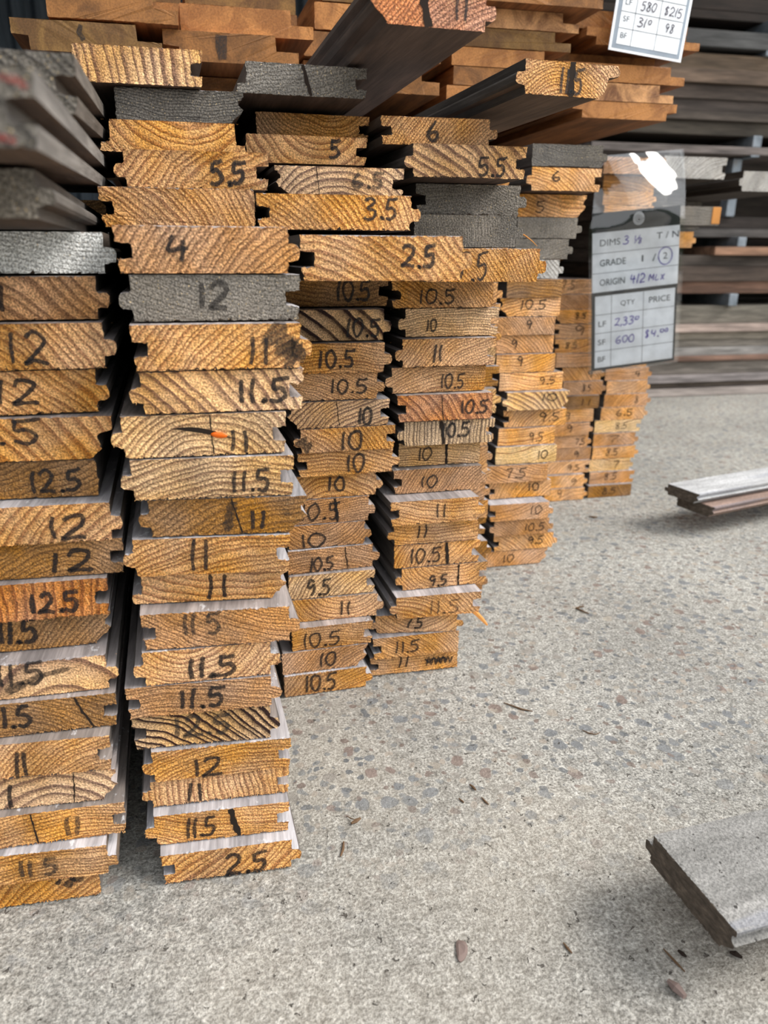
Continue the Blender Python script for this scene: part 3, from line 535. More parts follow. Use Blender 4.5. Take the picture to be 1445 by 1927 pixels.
def ring_of(g, sp, rng):
    j = lambda a: rng.uniform(-a, a)
    c = {'H': (j(.06), rng.choice((-1, 1)) * (.16 + j(.05))), 'V': (rng.choice((-1, 1)) * (.22 + j(.03)), j(.02)),
         'D': (-.07 + j(.02), -.075 + j(.015)), 'D2': (-.12 + j(.02), -.13 + j(.02)), 'U': (.07 + j(.02), -.07 + j(.015)),
         'U2': (-.10, .11), 'A': (j(.012), -.034 + j(.006)), 'C': (j(.012), .036 + j(.008))}[g]
    return (c[0], c[1], sp / 1000.0 * .80)

def edge_profile(kind, t):
    """right-hand edge from bottom to top: (inset from the extreme, height 0..t), metres"""
    k = t / .0206
    if kind == 'T': return [(.0065, 0), (.0060, .0052 * k), (.0010, .0058 * k), (0, .0075 * k), (0, .0110 * k), (.0010, .0126 * k), (.0058, .0132 * k), (.0056, t)]
    if kind == 'G': return [(.0018, 0), (.0006, .0060 * k), (.0075, .0066 * k), (.0075, .0128 * k), (.0004, .0134 * k), (0, t)]
    if kind == 'G2': return [(.0130, 0), (.0070, .0045 * k), (.0085, .0110 * k), (.0060, .0128 * k), (.0004, .0136 * k), (0, t)]
    if kind == 'L': return [(.0045, 0), (0, .0010), (.0004, .0060 * k), (.0055, .0066 * k), (.0060, t * .55), (.0062, t)]
    if kind == 'B': return [(.0100, 0), (.0072, .0040 * k), (.0030, .0070 * k), (.0010, .0100 * k), (.0040, .0125 * k), (.0038, .0150 * k), (.0008, .0178 * k), (.0005, t)]
    if kind == 'R': return [(.0150, 0), (.0100, .0040 * k), (.0085, .0095 * k), (.0078, .0130 * k), (.0008, .0140 * k), (0, .0165 * k), (.0020, t)]
    if kind == 'S': return [(.0, 0), (.0, t * .46), (.018, t * .48), (.0185, t)]      # long lower lap
    if kind == 'P': return [(.012, 0), (.0118, t * .46), (.0, t * .50), (.0, t)]       # long upper lap
    return [(.0006, 0), (0, .001), (0, t - .001), (.0006, t)]

def board_mesh(name, w, t, lt, rt, length, shear, rng, rough=.00025, fuzz=0, step=.0013, slope=0.0, wobble=.0):
    R = [(w / 2 - a, z - t / 2) for a, z in edge_profile(rt, t)]
    Lp = [(-w / 2 + a, z - t / 2) for a, z in edge_profile(lt, t)]
    loop = R + Lp[::-1]
    pts = []
    n = len(loop)
    for i in range(n):
        a, b = Vector(loop[i]), Vector(loop[(i + 1) % n]); d = (b - a).length
        m = max(1, int(d / step))
        for k in range(m): pts.append(a + (b - a) * (k / m))
    bow = rng.uniform(-.0005, .0005)
    def front(p):
        bot = p.y < -t / 2 + .0012
        r = rough * (1.7 if bot else 1.0)
        x, z = p.x + rng.gauss(0, r * .7), p.y + rng.gauss(0, r * .7)
        z += bow * (1 - (2 * x / w) ** 2)
        z = min(max(z, -t / 2), t / 2 - .00005)
        return (x, rng.uniform(-.0002, .0003), z)
    v = [front(p) for p in pts]; m = len(pts)
    for y in (.0016, length):
        for p in pts: v.append((p.x - shear * y, y, p.y + slope * y))
    f = [tuple(range(m))[::1]]; mi = [0]
    for ring in (0, 1):
        for i in range(m):
            j = (i + 1) % m
            f.append((ring * m + j, ring * m + i, (ring + 1) * m + i, (ring + 1) * m + j)); mi.append(1 if ring else 1)
    f.append(tuple(range(3 * m - 1, 2 * m - 1, -1))); mi.append(1)
    # sawn fibres standing off the lower and side arrises
    edge = [p for p in pts if p.y < -t / 2 + .0008] or pts
    for _ in range(fuzz):
        p = rng.choice(edge) if rng.random() < .8 else rng.choice(pts)
        if rng.random() < .25: p = Vector((p.x, t / 2 - .0003))
        ln = rng.uniform(.0006, .0023); a = rng.uniform(-.9, .9)
        s = -1 if p.y < 0 else .6
        b0 = Vector((p.x, .0003, p.y - .0004 * s)); tip = b0 + Vector((math.sin(a) * ln * .8, -ln * .75, s * math.cos(a) * ln * .55))
        tip.z = max(-t / 2, min(t / 2, tip.z)); b0.z = max(-t / 2 + .0001, min(t / 2 - .0004, b0.z))
        wd = rng.uniform(.00012, .00026); q = len(v)
        v += [(b0.x - wd, b0.y, b0.z), (b0.x + wd, b0.y, b0.z), (b0.x, b0.y + wd, b0.z + wd), tuple(tip)]
        f += [(q, q + 1, q + 3), (q + 1, q + 2, q + 3), (q + 2, q, q + 3)]; mi += [0, 0, 0]
    me = mesh_from(name, v, f, mi)
    bm = bmesh.new(); bm.from_mesh(me); bmesh.ops.recalc_face_normals(bm, faces=bm.faces[:]); bm.to_mesh(me); bm.free()
    return me

def dress(o, style, ring, rng, side=None, top=None, under=None):
    e, l, con, gr = STY[style]
    j = rng.uniform(.93, 1.07)
    o['early'] = [c * j for c in lin(e)]; o['late'] = [c * j for c in lin(l)]
    o['ring'] = list(ring); o['misc'] = [con, rng.uniform(0, 9), gr]
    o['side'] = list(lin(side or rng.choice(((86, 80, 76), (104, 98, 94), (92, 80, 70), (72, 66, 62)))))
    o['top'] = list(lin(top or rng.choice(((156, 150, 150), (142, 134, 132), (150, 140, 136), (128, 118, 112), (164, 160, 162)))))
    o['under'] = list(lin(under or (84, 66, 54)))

# ------------------------------------------------------------------ handwriting
GL = {'0': [[(.30, 1), (.06, .8), (.02, .4), (.2, .02), (.45, .12), (.56, .55), (.45, .9), (.24, .98)]],
 '1': [[(.12, 1), (.1, .5), (.1, 0)]], '2': [[(.04, .78), (.2, .98), (.48, .9), (.46, .6), (.2, .25), (.02, .04), (.3, .08), (.6, .02)]],
 '3': [[(.05, .92), (.3, 1), (.48, .82), (.2, .55), (.5, .4), (.44, .1), (.2, 0), (.0, .1)]],
 '4': [[(.1, 1), (.02, .5), (.3, .48), (.56, .52)], [(.44, .85), (.40, .4), (.38, 0)]],
 '5': [[(.1, .95), (.08, .56), (.36, .58), (.5, .3), (.3, .02), (.02, .1)], [(.08, .95), (.34, .95), (.56, 1)]],
 '6': [[(.4, 1), (.12, .66), (.04, .25), (.24, 0), (.5, .18), (.36, .42), (.08, .3)]],
 '7': [[(0, .96), (.5, .98), (.3, .5), (.2, 0)]], '8': [[(.46, .88), (.2, 1), (.08, .8), (.44, .35), (.3, .02), (.06, .16), (.4, .65), (.48, .88)]],
 '9': [[(.46, .8), (.2, 1), (.04, .74), (.22, .52), (.46, .72), (.42, .3), (.34, 0)]], '.': [[(.05, .0), (.10, .09), (.15, .02), (.06, .06)]], ',': [[(.1, .1), (.04, -.12)]],
 '/': [[(.4, 1), (0, 0)]], '^': [[(0, .1), (.35, .85), (.62, .8), (1.0, .25)]], '$': [[(.46, .84), (.2, .94), (.1, .68), (.42, .42), (.34, .1), (.04, .16)], [(.3, 1.1), (.22, -.08)]],
 'M': [[(0, 0), (.08, .8), (.3, .3), (.52, .85), (.6, 0)]], 'L': [[(.1, .8), (.06, .3), (.12, .02), (.42, .1)]], 'X': [[(.02, .7), (.44, 0)], [(.46, .72), (.02, 0)]],
 'o': [[(.24, .95), (.06, .8), (.1, .52), (.34, .5), (.4, .8), (.26, .95)]]}
ADV = {'1': .34, '.': .26, ' ': .34, ',': .26, '/': .5, '^': 1.1, 'M': .78, 'o': .52}
def strokes_for(text, rng, jit=.05):
    out, x = [], 0.0
    for ch in text:
        if ch in GL:
            for s in GL[ch]: out.append([(x + px + rng.uniform(-jit, jit), py + rng.uniform(-jit, jit)) for px, py in s])
        x += ADV.get(ch, .74)
    return out, max(.1, x - .14)
def smooth(p, k=6):
    if len(p) < 3:
        return [(p[0][0] + (p[-1][0] - p[0][0]) * i / 4, p[0][1] + (p[-1][1] - p[0][1]) * i / 4) for i in range(5)]
    q = [p[0]] + list(p) + [p[-1]]; r = []
    for i in range(1, len(q) - 2):
        for s in range(k):
            t = s / k
            r.append(tuple(.5 * (2 * q[i][d] + (q[i + 1][d] - q[i - 1][d]) * t + (2 * q[i - 1][d] - 5 * q[i][d] + 4 * q[i + 1][d] - q[i + 2][d]) * t * t + (3 * q[i][d] - q[i - 1][d] - 3 * q[i + 1][d] + q[i + 2][d]) * t ** 3) for d in (0, 1)))
    return r + [p[-1]]
def ribbon(paths, width, to3, rng, wv=.22):
    """flat pen strokes; to3 maps (x, z) on the face to a point"""
    v, f = [], []
    for li, p in enumerate(paths):
        n = len(p); base = len(v); lift = li * .00002
        for i in range(n):
            a, b = p[max(0, i - 1)], p[min(n - 1, i + 1)]
            dx, dy = b[0] - a[0], b[1] - a[1]; d = math.hypot(dx, dy) or 1
            w = width / 2 * (1 + rng.uniform(-wv, wv)) * (.75 if i in (0, n - 1) else 1)
            v.append(to3(p[i][0] - dy / d * w, p[i][1] + dx / d * w, lift)); v.append(to3(p[i][0] + dy / d * w, p[i][1] - dx / d * w, lift))
        for i in range(n - 1):
            k = base + 2 * i; f.append((k, k + 1, k + 3, k + 2))
    return v, f
def write(parent, name, text, x0, x1, zc, h, width, mat, rng, y=-.00045, slant=.06):
    st, tot = strokes_for(text, rng)
    kx = (x1 - x0) / tot
    paths = [[(x0 + px * kx + slant * h * (py - .5), zc + (py - .5) * h) for px, py in smooth(s)] for s in st]
    v, f = ribbon(paths, width, lambda x, z, l: (x, y - l, z), rng)
    return link(name, mesh_from(name, v, f), mat, parent)
def crack(parent, pts, width, rng, mat=None, name='crack'):
    p = []
    for (a, b) in zip(pts[:-1], pts[1:]):
        for k in range(5): p.append((a[0] + (b[0] - a[0]) * k / 5 + rng.uniform(-.0003, .0003), a[1] + (b[1] - a[1]) * k / 5))
    p.append(pts[-1])
    v, f = ribbon([p], width, lambda x, z, l: (x, -.00035, z), rng, .35)
    return link(name, mesh_from(name, v, f), mat or M_CRACK, parent)

ORD = 'first second third fourth fifth sixth seventh eighth ninth tenth eleventh twelfth thirteenth fourteenth fifteenth sixteenth seventeenth eighteenth nineteenth twentieth twenty-first twenty-second twenty-third twenty-fourth twenty-fifth twenty-sixth'.split()
STACK = {'c1': 'leftmost stack', 'c2': 'second stack', 'c3': 'third stack', 'c4': 'fourth stack', 'c5': 'fifth stack', 'c6': 'sixth stack', 'c7': 'seventh stack'}
SHEAR = .06
FAINT = {('c1', 2), ('c1', 1), ('c2', 4), ('c2', 15), ('c3', 18), ('c4', 3), ('c2', 7)}
BOARDS = {}
for cname, rows in COLS.items():
    near = cname in ('c1', 'c2', 'c3', 'c4')
    for i, (mark, (x0, x1, z0, t, y, th), lt, rt, sty, g, sp_, look, box) in enumerate(rows):
        rng = random.Random(hash((len(cname), int(cname[1:]), i)) & 0xffff)
        w = (x1 - x0) / 1000; t /= 1000
        me = board_mesh('floorboard', w, t, lt, rt, 2.15 - rng.uniform(0, .1), SHEAR - math.radians(th), rng, .00040 if near else .0002, 150 if near else 0, .0013 if near else .0022)
        o = link('floorboard', me, [M_END, M_FACE])
        o.location = ((x0 + x1) / 2000, y / 1000, z0 / 1000 + t / 2); o.rotation_euler.z = math.radians(th)
        dress(o, sty, ring_of(g, sp_, rng), rng)
        if cname in ('c5', 'c6', 'c7') and sty in 'oybp':      # paler wood colours in these stacks
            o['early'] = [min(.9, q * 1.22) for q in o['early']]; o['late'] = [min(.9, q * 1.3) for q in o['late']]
        pos = 'bottom' if i == 0 else ('topmost' if i == len(rows) - 1 else ORD[i] + ' from floor')
        if mark in ('1', '.5', '^') and cname == 'c1': mk = 'with a partly seen number, '
        elif mark: mk = 'marked ' + mark.replace(' ', '.') + ', '
        else: mk = ''
        if mk: lab = f"{look} floorboard {mk}{pos} in the {STACK[cname]}"
        else: lab = f"{look.replace(' blank', ' unmarked')} floorboard, {pos} in the {STACK[cname]}"
        tag(o, lab, 'floorboard', f"floorboard ends in the {STACK[cname]}")
        if box and mark:
            a, b_, zc, h = [q / 1000 for q in box]
            a = max(a, -w / 2 + .001); b_ = min(b_, w / 2 - .001)
            zc = max(-t / 2 + h * .5, min(t / 2 - h * .5, zc)) if h < t else 0
            write(o, 'handwritten_number', mark, a, b_, zc, min(h, t * .86), {'c1': .0022, 'c2': .0022, 'c3': .0019, 'c4': .0017}.get(cname, .0014) * rng.uniform(.85, 1.2), M_FAINT if (cname, i) in FAINT else M_INK, rng)
        BOARDS[(cname, i)] = (o, w, t, rng)
def bd(c, i): return BOARDS[(c, i)]
for c, i, fx, wd, bend in (('c1', 5, .24, .0016, .1), ('c1', 2, -.10, .0012, .02), ('c2', 1, .09, .0042, .05), ('c3', 21, .0, .0030, .06), ('c3', 7, .02, .0034, .03), ('c3', 5, .12, .0011, .03),
                           ('c4', 10, -.06, .0036, .03), ('c4', 9, .08, .0030, .0), ('c4', 11, -.04, .0009, .02), ('c4', 5, .10, .0040, .02), ('c4', 4, .18, .0022, .0), ('c2', 12, .06, .0008, .01),
                           ('c3', 18, -.18, .0007, .02), ('c2', 10, .05, .0012, .05), ('c3', 15 - 4, -.02, .0007, .03), ('c1', 3, .22, .0010, -.02)):
    o, w, t, rng = bd(c, i)
    wd *= .75
    crack(o, [(w * fx, t * .48), (w * (fx + bend * .4), 0), (w * (fx + bend), -t * .48)], wd, rng)
def stain(c, i, pts, wd):
    o, w, t, rng = bd(c, i)
    v, f = ribbon([smooth([(w * a, t * b_) for a, b_ in pts], 4)], wd, lambda x, z, l: (x, -.0003, z), rng, .45)
    link('dark_stain', mesh_from('dark_stain', v, f), M_STAIN, o)
for a in (('c2', 14, [(.26, .4), (.33, .15), (.36, -.1), (.42, -.3)], .013), ('c2', 14, [(.36, .1), (.40, -.1), (.44, 0)], .012), ('c2', 10, [(.06, .4), (.03, 0), (.01, -.42)], .006), ('c3', 10, [(-.44, .1), (-.40, -.15), (-.34, -.3)], .008),
          ('c1', 0, [(.28, .0), (.33, .3), (.40, .25)], .004), ('c1', 6, [(-.2, -.3), (.0, .05), (.2, .2)], .004)): stain(*a)
o, w, t, rng = bd('c4', 0)
zig = [(w * (.14 + .30 * k / 11), (.0045 if k % 2 else -.0045) * (1 - .03 * k)) for k in range(12)]
zig2 = [(w * (.12 + .26 * k / 5), .002 * (-1) ** k + .001) for k in range(6)]
v, f = ribbon([smooth(zig, 3), smooth(zig2, 3)], .0016, lambda x, z, l: (x, -.00045 - l, z), rng); link('ink_scribble', mesh_from('ink_scribble', v, f), M_INK, o)
# resin pocket in the pale board of the second stack
o, w, t, rng = bd('c2', 12)
p0 = -.002
v = []; f = []
for k in range(17):
    a = k / 16; x = p0 - .012 + .030 * a; z = .0035 - .006 * a * a + .0004; h = .0013 * math.sin(PI * a) + .0001
    v += [(x, -.00042, z + h), (x, -.00042, z - h)]
for k in range(16): f.append((2 * k, 2 * k + 1, 2 * k + 3, 2 * k + 2))
link('pitch_pocket', mesh_from('pitch_pocket', v, f), M_CRACK, o)
bm = bmesh.new(); bmesh.ops.create_uvsphere(bm, u_segments=20, v_segments=12, radius=1)
for q in bm.verts: q.co = Vector((p0 + .0115 + q.co.x * .0042 + .0006 * q.co.z, -.0006 + q.co.y * .0009, -.0002 + q.co.z * .0015 - q.co.x * .0008))
me = bpy.data.meshes.new('resin_drop'); bm.to_mesh(me); bm.free()
for p in me.polygons: p.use_smooth = True
tag(link('resin_drop', me, M_RESIN, o), 'glossy amber resin drop')
# splinters hanging off two boards of the fourth stack
def sliver(parent, name, a, b, w, mat):
    a, b = Vector(a), Vector(b); d = (b - a).normalized(); s = d.cross(Vector((0, 0, 1))).normalized(); u = s.cross(d)
    v = []; f = []
    for k, (tt, ww) in enumerate(((0, 1), (.35, .9), (.7, .75), (1, .35))):
        c = a + (b - a) * tt + u * .0008 * math.sin(tt * PI)
        for i in range(5):
            an = 2 * PI * i / 5; v.append(tuple(c + s * math.cos(an) * w * ww + u * math.sin(an) * w * ww * .7))
    for k in range(3):
        for i in range(5):
            j = (i + 1) % 5; f.append((k * 5 + i, k * 5 + j, k * 5 + 5 + j, k * 5 + 5 + i))
    f += [(4, 3, 2, 1, 0), (15, 16, 17, 18, 19)]
    return link(name, mesh_from(name, v, f), mat, parent)
o, w, t, rng = bd('c4', 3); sliver(o, 'splinter', (w / 2 - .008, .006, -t / 2 + .002), (w / 2 + .003, -.011, -t / 2 - .0075), .0030, M_SPLIT)
o, w, t, rng = bd('c4', 17); sliver(o, 'splinter', (w / 2 - .002, .004, 0), (w / 2 + .009, -.006, -.010), .0009, M_SPLIT)
o, w, t, rng = bd('c1', 8); sliver(o, 'splinter', (w / 2 - .014, .003, .001), (w / 2 - .010, -.004, -.003), .0007, M_SPLIT)

# half-hidden column between the fourth and the fifth
z = .0006
for i in range(21):
    rng = random.Random(900 + i); t = .0207 + rng.uniform(-.0006, .0006)
    w = .049 + rng.uniform(-.003, .001); xr = .2835 + rng.uniform(-.0045, .0)
    o = link('floorboard', board_mesh('floorboard', w, t, 'F', rng.choice('TGTF'), 2.0, SHEAR, rng, .0002, 0, .0022), [M_END, M_FACE])
    o.location = (xr - w / 2, .735 + rng.uniform(-.012, .010) + (.0 if i else 0), z + t / 2); z += t + .0004
    s_ = rng.choice('oobobny'); dress(o, s_, ring_of(rng.choice('HDUC'), 4, rng), rng)
    tag(o, f"{ {'o':'orange','b':'brown','n':'dark','y':'pale'}[s_] } floorboard edge, {'bottom' if i == 0 else ORD[i] + ' from floor'} in the half-hidden stack behind the fourth", 'floorboard', 'floorboard ends half hidden behind the fourth stack')
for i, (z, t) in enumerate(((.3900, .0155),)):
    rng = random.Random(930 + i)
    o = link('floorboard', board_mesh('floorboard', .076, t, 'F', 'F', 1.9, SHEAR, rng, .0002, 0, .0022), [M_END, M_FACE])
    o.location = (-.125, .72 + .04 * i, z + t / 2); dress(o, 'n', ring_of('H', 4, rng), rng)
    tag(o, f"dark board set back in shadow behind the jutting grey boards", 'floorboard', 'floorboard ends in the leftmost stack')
# dark set-back boards on top of the sixth column
z = .3305
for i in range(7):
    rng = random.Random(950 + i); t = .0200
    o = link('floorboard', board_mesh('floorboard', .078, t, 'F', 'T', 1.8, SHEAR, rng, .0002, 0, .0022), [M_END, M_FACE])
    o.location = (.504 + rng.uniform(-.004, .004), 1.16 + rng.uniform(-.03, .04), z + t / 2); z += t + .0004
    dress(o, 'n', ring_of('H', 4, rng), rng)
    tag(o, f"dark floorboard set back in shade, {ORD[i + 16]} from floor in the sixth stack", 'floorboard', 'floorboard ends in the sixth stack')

# ------------------------------------------------------------------ loose grey boards poking out at far left, two crossing the top
def loose(name, x0, x1, y, z0, t, lt, rt, length, yaw, pitch, sty, g, sp_, label, seed, grp=None, side=None, top=None, under=None, fuzz=50):
    rng = random.Random(seed); w = x1 - x0
    o = link(name, board_mesh(name, w, t, lt, rt, length, 0, rng, .0003, fuzz), [M_END, M_FACE])
    o.location = ((x0 + x1) / 2, y, z0 + t / 2); o.rotation_euler = (math.radians(pitch), 0, math.radians(yaw))
    dress(o, sty, ring_of(g, sp_, rng), rng, side, top, under); tag(o, label, 'floorboard', grp)
    return o, w, t, rng
GR = 'weathered boards poking out above the leftmost stack'
loose('weathered_board', -.134, -.0505, .285, .3736, .0155, 'F', 'T', .70, 3.8, 0, 'g', 'H', 4, 'dark grey weathered board with a rounded edge, lowest of three jutting out', 1, GR, (86, 82, 78), (96, 92, 88), (60, 50, 44))
rb = loose('weathered_board', -.1235, -.0395, .215, .3872, .0178, 'G', 'G', .46, 4.0, 2.6, 'k', 'D', 6, 'blurred red-stained grey board jutting closest to the camera, middle of three', 2, GR, (116, 112, 108), (92, 88, 84), (88, 70, 58))
loose('weathered_board', -.1280, -.0435, .315, .4104, .0190, 'F', 'G', .37, 4.2, 5.0, 'k', 'H', 4, 'charcoal grooved board jutting out above the blurred red-stained one', 3, GR, (92, 86, 80), (86, 84, 82), (78, 62, 50))
v, f = ribbon([[(rb[1] / 2 - .008, .0066), (rb[1] / 2 - .004, .0060), (rb[1] / 2 - .0018, .0042)], [(rb[1] / 2 - .010, -.0066), (rb[1] / 2 - .006, -.0072)]], .0022, lambda x, z, l: (x, -.0003, z), rb[3])
link('red_stain', mesh_from('red_stain', v, f), M_RED, rb[0])
o, w, t, rng = loose('protruding_board', .0885, .1600, .448, .4785, .0200, 'B', 'T', 1.0, 3.4, 0, 'r', 'U', 3, 'reddish floorboard marked 11 with a dark split, jutting out over the fourth stack', 4, None, (96, 84, 76), (110, 100, 94), (84, 68, 58), 90)
o['early'] = list(lin((206, 140, 100))); o['late'] = list(lin((120, 70, 50)))
write(o, 'handwritten_number', '11', .012, .019, .001, .0145, .0016, M_INK, rng)
crack(o, [(-.004, t * .5), (-.006, .001), (-.003, -t * .5)], .0048, rng)
o, w, t, rng = loose('protruding_board', .1860, .2575, .485, .4560, .0190, 'T', 'R', .9, 4.5, 0, 'o', 'A', 2.4, 'honey arch-ringed floorboard marked 11.5, jutting out over the fifth stack', 5, None, (64, 60, 56), (90, 86, 82), (84, 66, 52), 90)
write(o, 'handwritten_number', '11.5', -.006, .010, -.001, .0135, .0017, M_INK, rng)
crack(o, [(.002, t * .5), (.0015, 0), (.002, -t * .5)], .0042, rng)

# ------------------------------------------------------------------ clean orange boards in the pile on top
UP = [  # x0,x1,y,z0,t,lt,rt,style,look
 (-.125, -.020, .70, .4855, .0200, 'P', 'S', 'v', 'dull tan lapped board at the lower left of the upper pile'),
 (-.1356, -.0281, .68, .5065, .0205, 'P', 'S', 'v', 'dusty tan lapped board with a faint ink smear in the upper pile'),
 (-.1087, -.0145, .68, .5285, .0205, 'F', 'S', 'u', 'brown-orange lapped board highest at the left of the upper pile'),
 (-.0195, .066, .74, .4855, .0208, 'P', 'S', 'u', 'shaded orange board at the bottom of the upper pile behind grey split board'),
 (-.0275, .0782, .69, .5070, .0212, 'P', 'S', 'u', 'orange lapped board with a black ink dab in the upper pile'),
 (-.0134, .0920, .70, .5290, .0200, 'F', 'S', 'l', 'honey lapped board directly above the black-dabbed board'),
 (-.112, -.014, .78, .5495, .0200, 'F', 'F', 'u', 'shaded orange board set back at the very top left of the upper pile'),
 (-.112, -.014, .80, .5700, .0200, 'F', 'F', 'v', 'highest tan board at the left end of the upper pile'),
 (-.012, .089, .79, .5495, .0200, 'F', 'F', 'u', 'shaded orange board set back above the honey lapped one'),
 (-.010, .089, .80, .5700, .0200, 'F', 'F', 'v', 'highest tan board above the honey lapped one'),
 (.094, .226, .79, .5100, .0240, 'P', 'S', 'u', 'shaded orange board behind the reddish jutting board'),
 (.0935, .2238, .78, .5350, .0205, 'F', 'S', 'u', 'honey square-edged board just behind the reddish jutting board'),
 (.1039, .2335, .78, .5570, .0215, 'F', 'S', 'l', 'orange board with white scuffs above the reddish jutting board'),
 (.1110, .2330, .78, .5795, .0195, 'F', 'S', 'v', 'tan board topmost above the white-scuffed orange one'),
 (.2422, .3440, .82, .5090, .0168, 'F', 'S', 'l', 'bright orange white-flecked board lowest beside the honey jutting board'),
 (.2490, .3480, .82, .5263, .0168, 'F', 'S', 'u', 'orange square-edged board above the white-flecked one'),
 (.2467, .3639, .82, .5436, .0168, 'F', 'S', 'l', 'light honey notched board fourth below the pinkish scuffed board'),
 (.2489, .3742, .82, .5609, .0168, 'F', 'S', 'v', 'amber notched board just below the pinkish scuffed board'),
 (.2572, .3815, .82, .5782, .0168, 'F', 'S', 'b', 'pinkish brown scuffed lapped board in the upper pile'),
 (.2449, .3963, .80, .5955, .0172, 'F', 'S', 'u', 'orange board jutting over the pinkish scuffed board'),
 (.4000, .5280, .86, .5085, .0172, 'P', 'P', 'l', 'pale tan board with a wide shaded underside, lowest at right of the upper pile'),
 (.4002, .5221, .86, .5262, .0178, 'F', 'S', 'b', 'light brown notched board second from bottom at right of the upper pile'),
 (.3851, .5334, .86, .5445, .0178, 'P', 'S', 'l', 'smooth orange notched board third from bottom at right of the upper pile'),
 (.3950, .5350, .90, .5628, .0165, 'F', 'S', 'u', 'shaded orange board set back behind the hanging price card'),
 (.4096, .5472, .86, .5798, .0165, 'P', 'S', 'l', 'bright orange board passing behind the hanging price card'),
 (.3980, .5360, .87, .5968, .0175, 'F', 'S', 'u', 'orange board high above the bright orange one behind the price card'),
]
for k, (x0, x1, y, z0, t, lt, rt, sty, label) in enumerate(UP):
    rng = random.Random(300 + k)
    o = link('lapped_board', board_mesh('lapped_board', x1 - x0, t, lt, rt, 1.9, SHEAR, rng, .00012, 0, .002), [M_SEND, M_FACE])
    o.location = ((x0 + x1) / 2, y, z0 + t / 2)
    dress(o, sty, (0, .1, .005), rng, (150, 98, 54), (170, 112, 62), (128, 82, 46)); tag(o, label, 'board', 'clean orange boards in the upper pile')
    if k == 4:
        v, f = ribbon([[(-.008, .0085), (-.0085, .0), (-.008, -.0085)]], .010, lambda x, z, l: (x, -.0003, z), rng); link('ink_dab', mesh_from('ink_dab', v, f), M_FAINT, o)
    if k == 1:
        v, f = ribbon([[(-.004, .008), (-.006, .003), (-.003, -.002)]], .004, lambda x, z, l: (x, -.0003, z), rng); link('ink_smear', mesh_from('ink_smear', v, f), M_FAINT, o)
for x0, x1, z0, z1, lab in ((-.25, .20, .4790, .4852, 'thin wooden batten under the left part of the upper pile'), (.17, .46, .4745, .5082, 'thick wooden batten under the right part of the upper pile')):
    o = link('batten', box_mesh('batten', x0, x1, 1.40, 1.44, z0, z1, .001), M_PLANK); o['side'] = list(lin((110, 86, 60))); o['misc'] = [1, 2, .3]; tag(o, lab, 'batten')

# ------------------------------------------------------------------ thick grey boards poking out beside the seventh stack
GR = 'grey boards poking out right of the seventh stack'
o, w, t, rng = loose('weathered_board', .694, .8065, 1.15, .4785, .0315, 'F', 'G', .60, 1, 0, 'w', 'U', 4, 'pale grey slant-grained board end just beside the clear sleeve', 11, GR, (92, 82, 72), (150, 148, 144), (70, 60, 52), 0)
loose('weathered_board', .832, .945, 1.15, .4620, .0300, 'T', 'F', .58, 1, 0, 'w', 'U', 3, 'grey board end cut off by the frame, long dark underside', 12, GR, (60, 52, 46), (150, 148, 144), (56, 47, 40), 0)
o, w, t, rng = loose('weathered_board', .700, .8080, 1.15, .4098, .0285, 'F', 'G', .60, 1, 0, 'g', 'H', 4, 'grey-brown rough board end with a broken orange edge', 13, GR, (92, 82, 72), (120, 112, 104), (70, 60, 52), 0)
v, f = [], []
me = box_mesh('broken_edge', w / 2 - .016, w / 2 - .001, -.0012, .004, -.012, .0135, .001); tag(link('broken_edge', me, M_SPLIT, o), 'fresh orange broken edge')
loose('weathered_board', .692, .7690, 1.15, .3755, .0245, 'F', 'T', .60, 1, 0, 'o', 'U', 3, 'golden slant-grained board end, lowest beside the clear sleeve', 14, GR, (110, 84, 58), (120, 96, 70), (80, 60, 42), 0)
loose('weathered_board', .700, .8000, 1.30, .4388, .0392, 'F', 'F', .45, 0, 0, 'k', 'H', 4, 'dark thick board set back between two grey board ends', 15, GR, (60, 52, 46), (70, 62, 56), (50, 42, 36), 0)
loose('weathered_board', .822, .925, 1.38, .4106, .0508, 'F', 'F', .37, 0, 0, 'k', 'H', 4, 'dark thick block set back under the grey board cut off by frame', 16, GR, (66, 62, 60), (70, 66, 62), (50, 42, 36), 0)

# ------------------------------------------------------------------ steel rack with long planks lying sideways
rack = tag(bpy.data.objects.new('cantilever_rack', None), 'dull blue steel rack holding long dark planks at the back', 'rack'); COL.objects.link(rack); rack.location = (.77, 2.0, 0)
def part(name, *b):
    me = box_mesh(name, b[0] - .77, b[1] - .77, b[2] - 2.0, b[3] - 2.0, b[4], b[5], .002); return link(name, me, M_STEEL, rack)
part('upright', .745, .805, 2.05, 2.11, 0, 1.25); part('upright', 1.31, 1.36, 2.06, 2.12, 0, 1.25); part('upright', 2.5, 2.56, 2.06, 2.12, 0, 1.25)
part('arm', .735, .765, 1.30, 2.04, .352, .3750); part('arm', .779, .803, 1.25, 2.04, .386, .4093); part('arm', .812, .842, 1.34, 2.04, .388, .4102)
for zb, zt in ((.2382, .2692), (.3862, .4095), (.5965, .6012), (.6190, .6450), (.8170, .8285), (.8632, .8925)):
    part('arm', 1.325, 1.350, 1.80, 2.08, zb, zt); part('arm', 2.515, 2.545, 1.82, 2.08, zb, zt)
part('post', 1.30, 1.325, 1.83, 1.86, .460, .5962); part('post', 2.51, 2.54, 1.83, 1.86, .460, .5962)
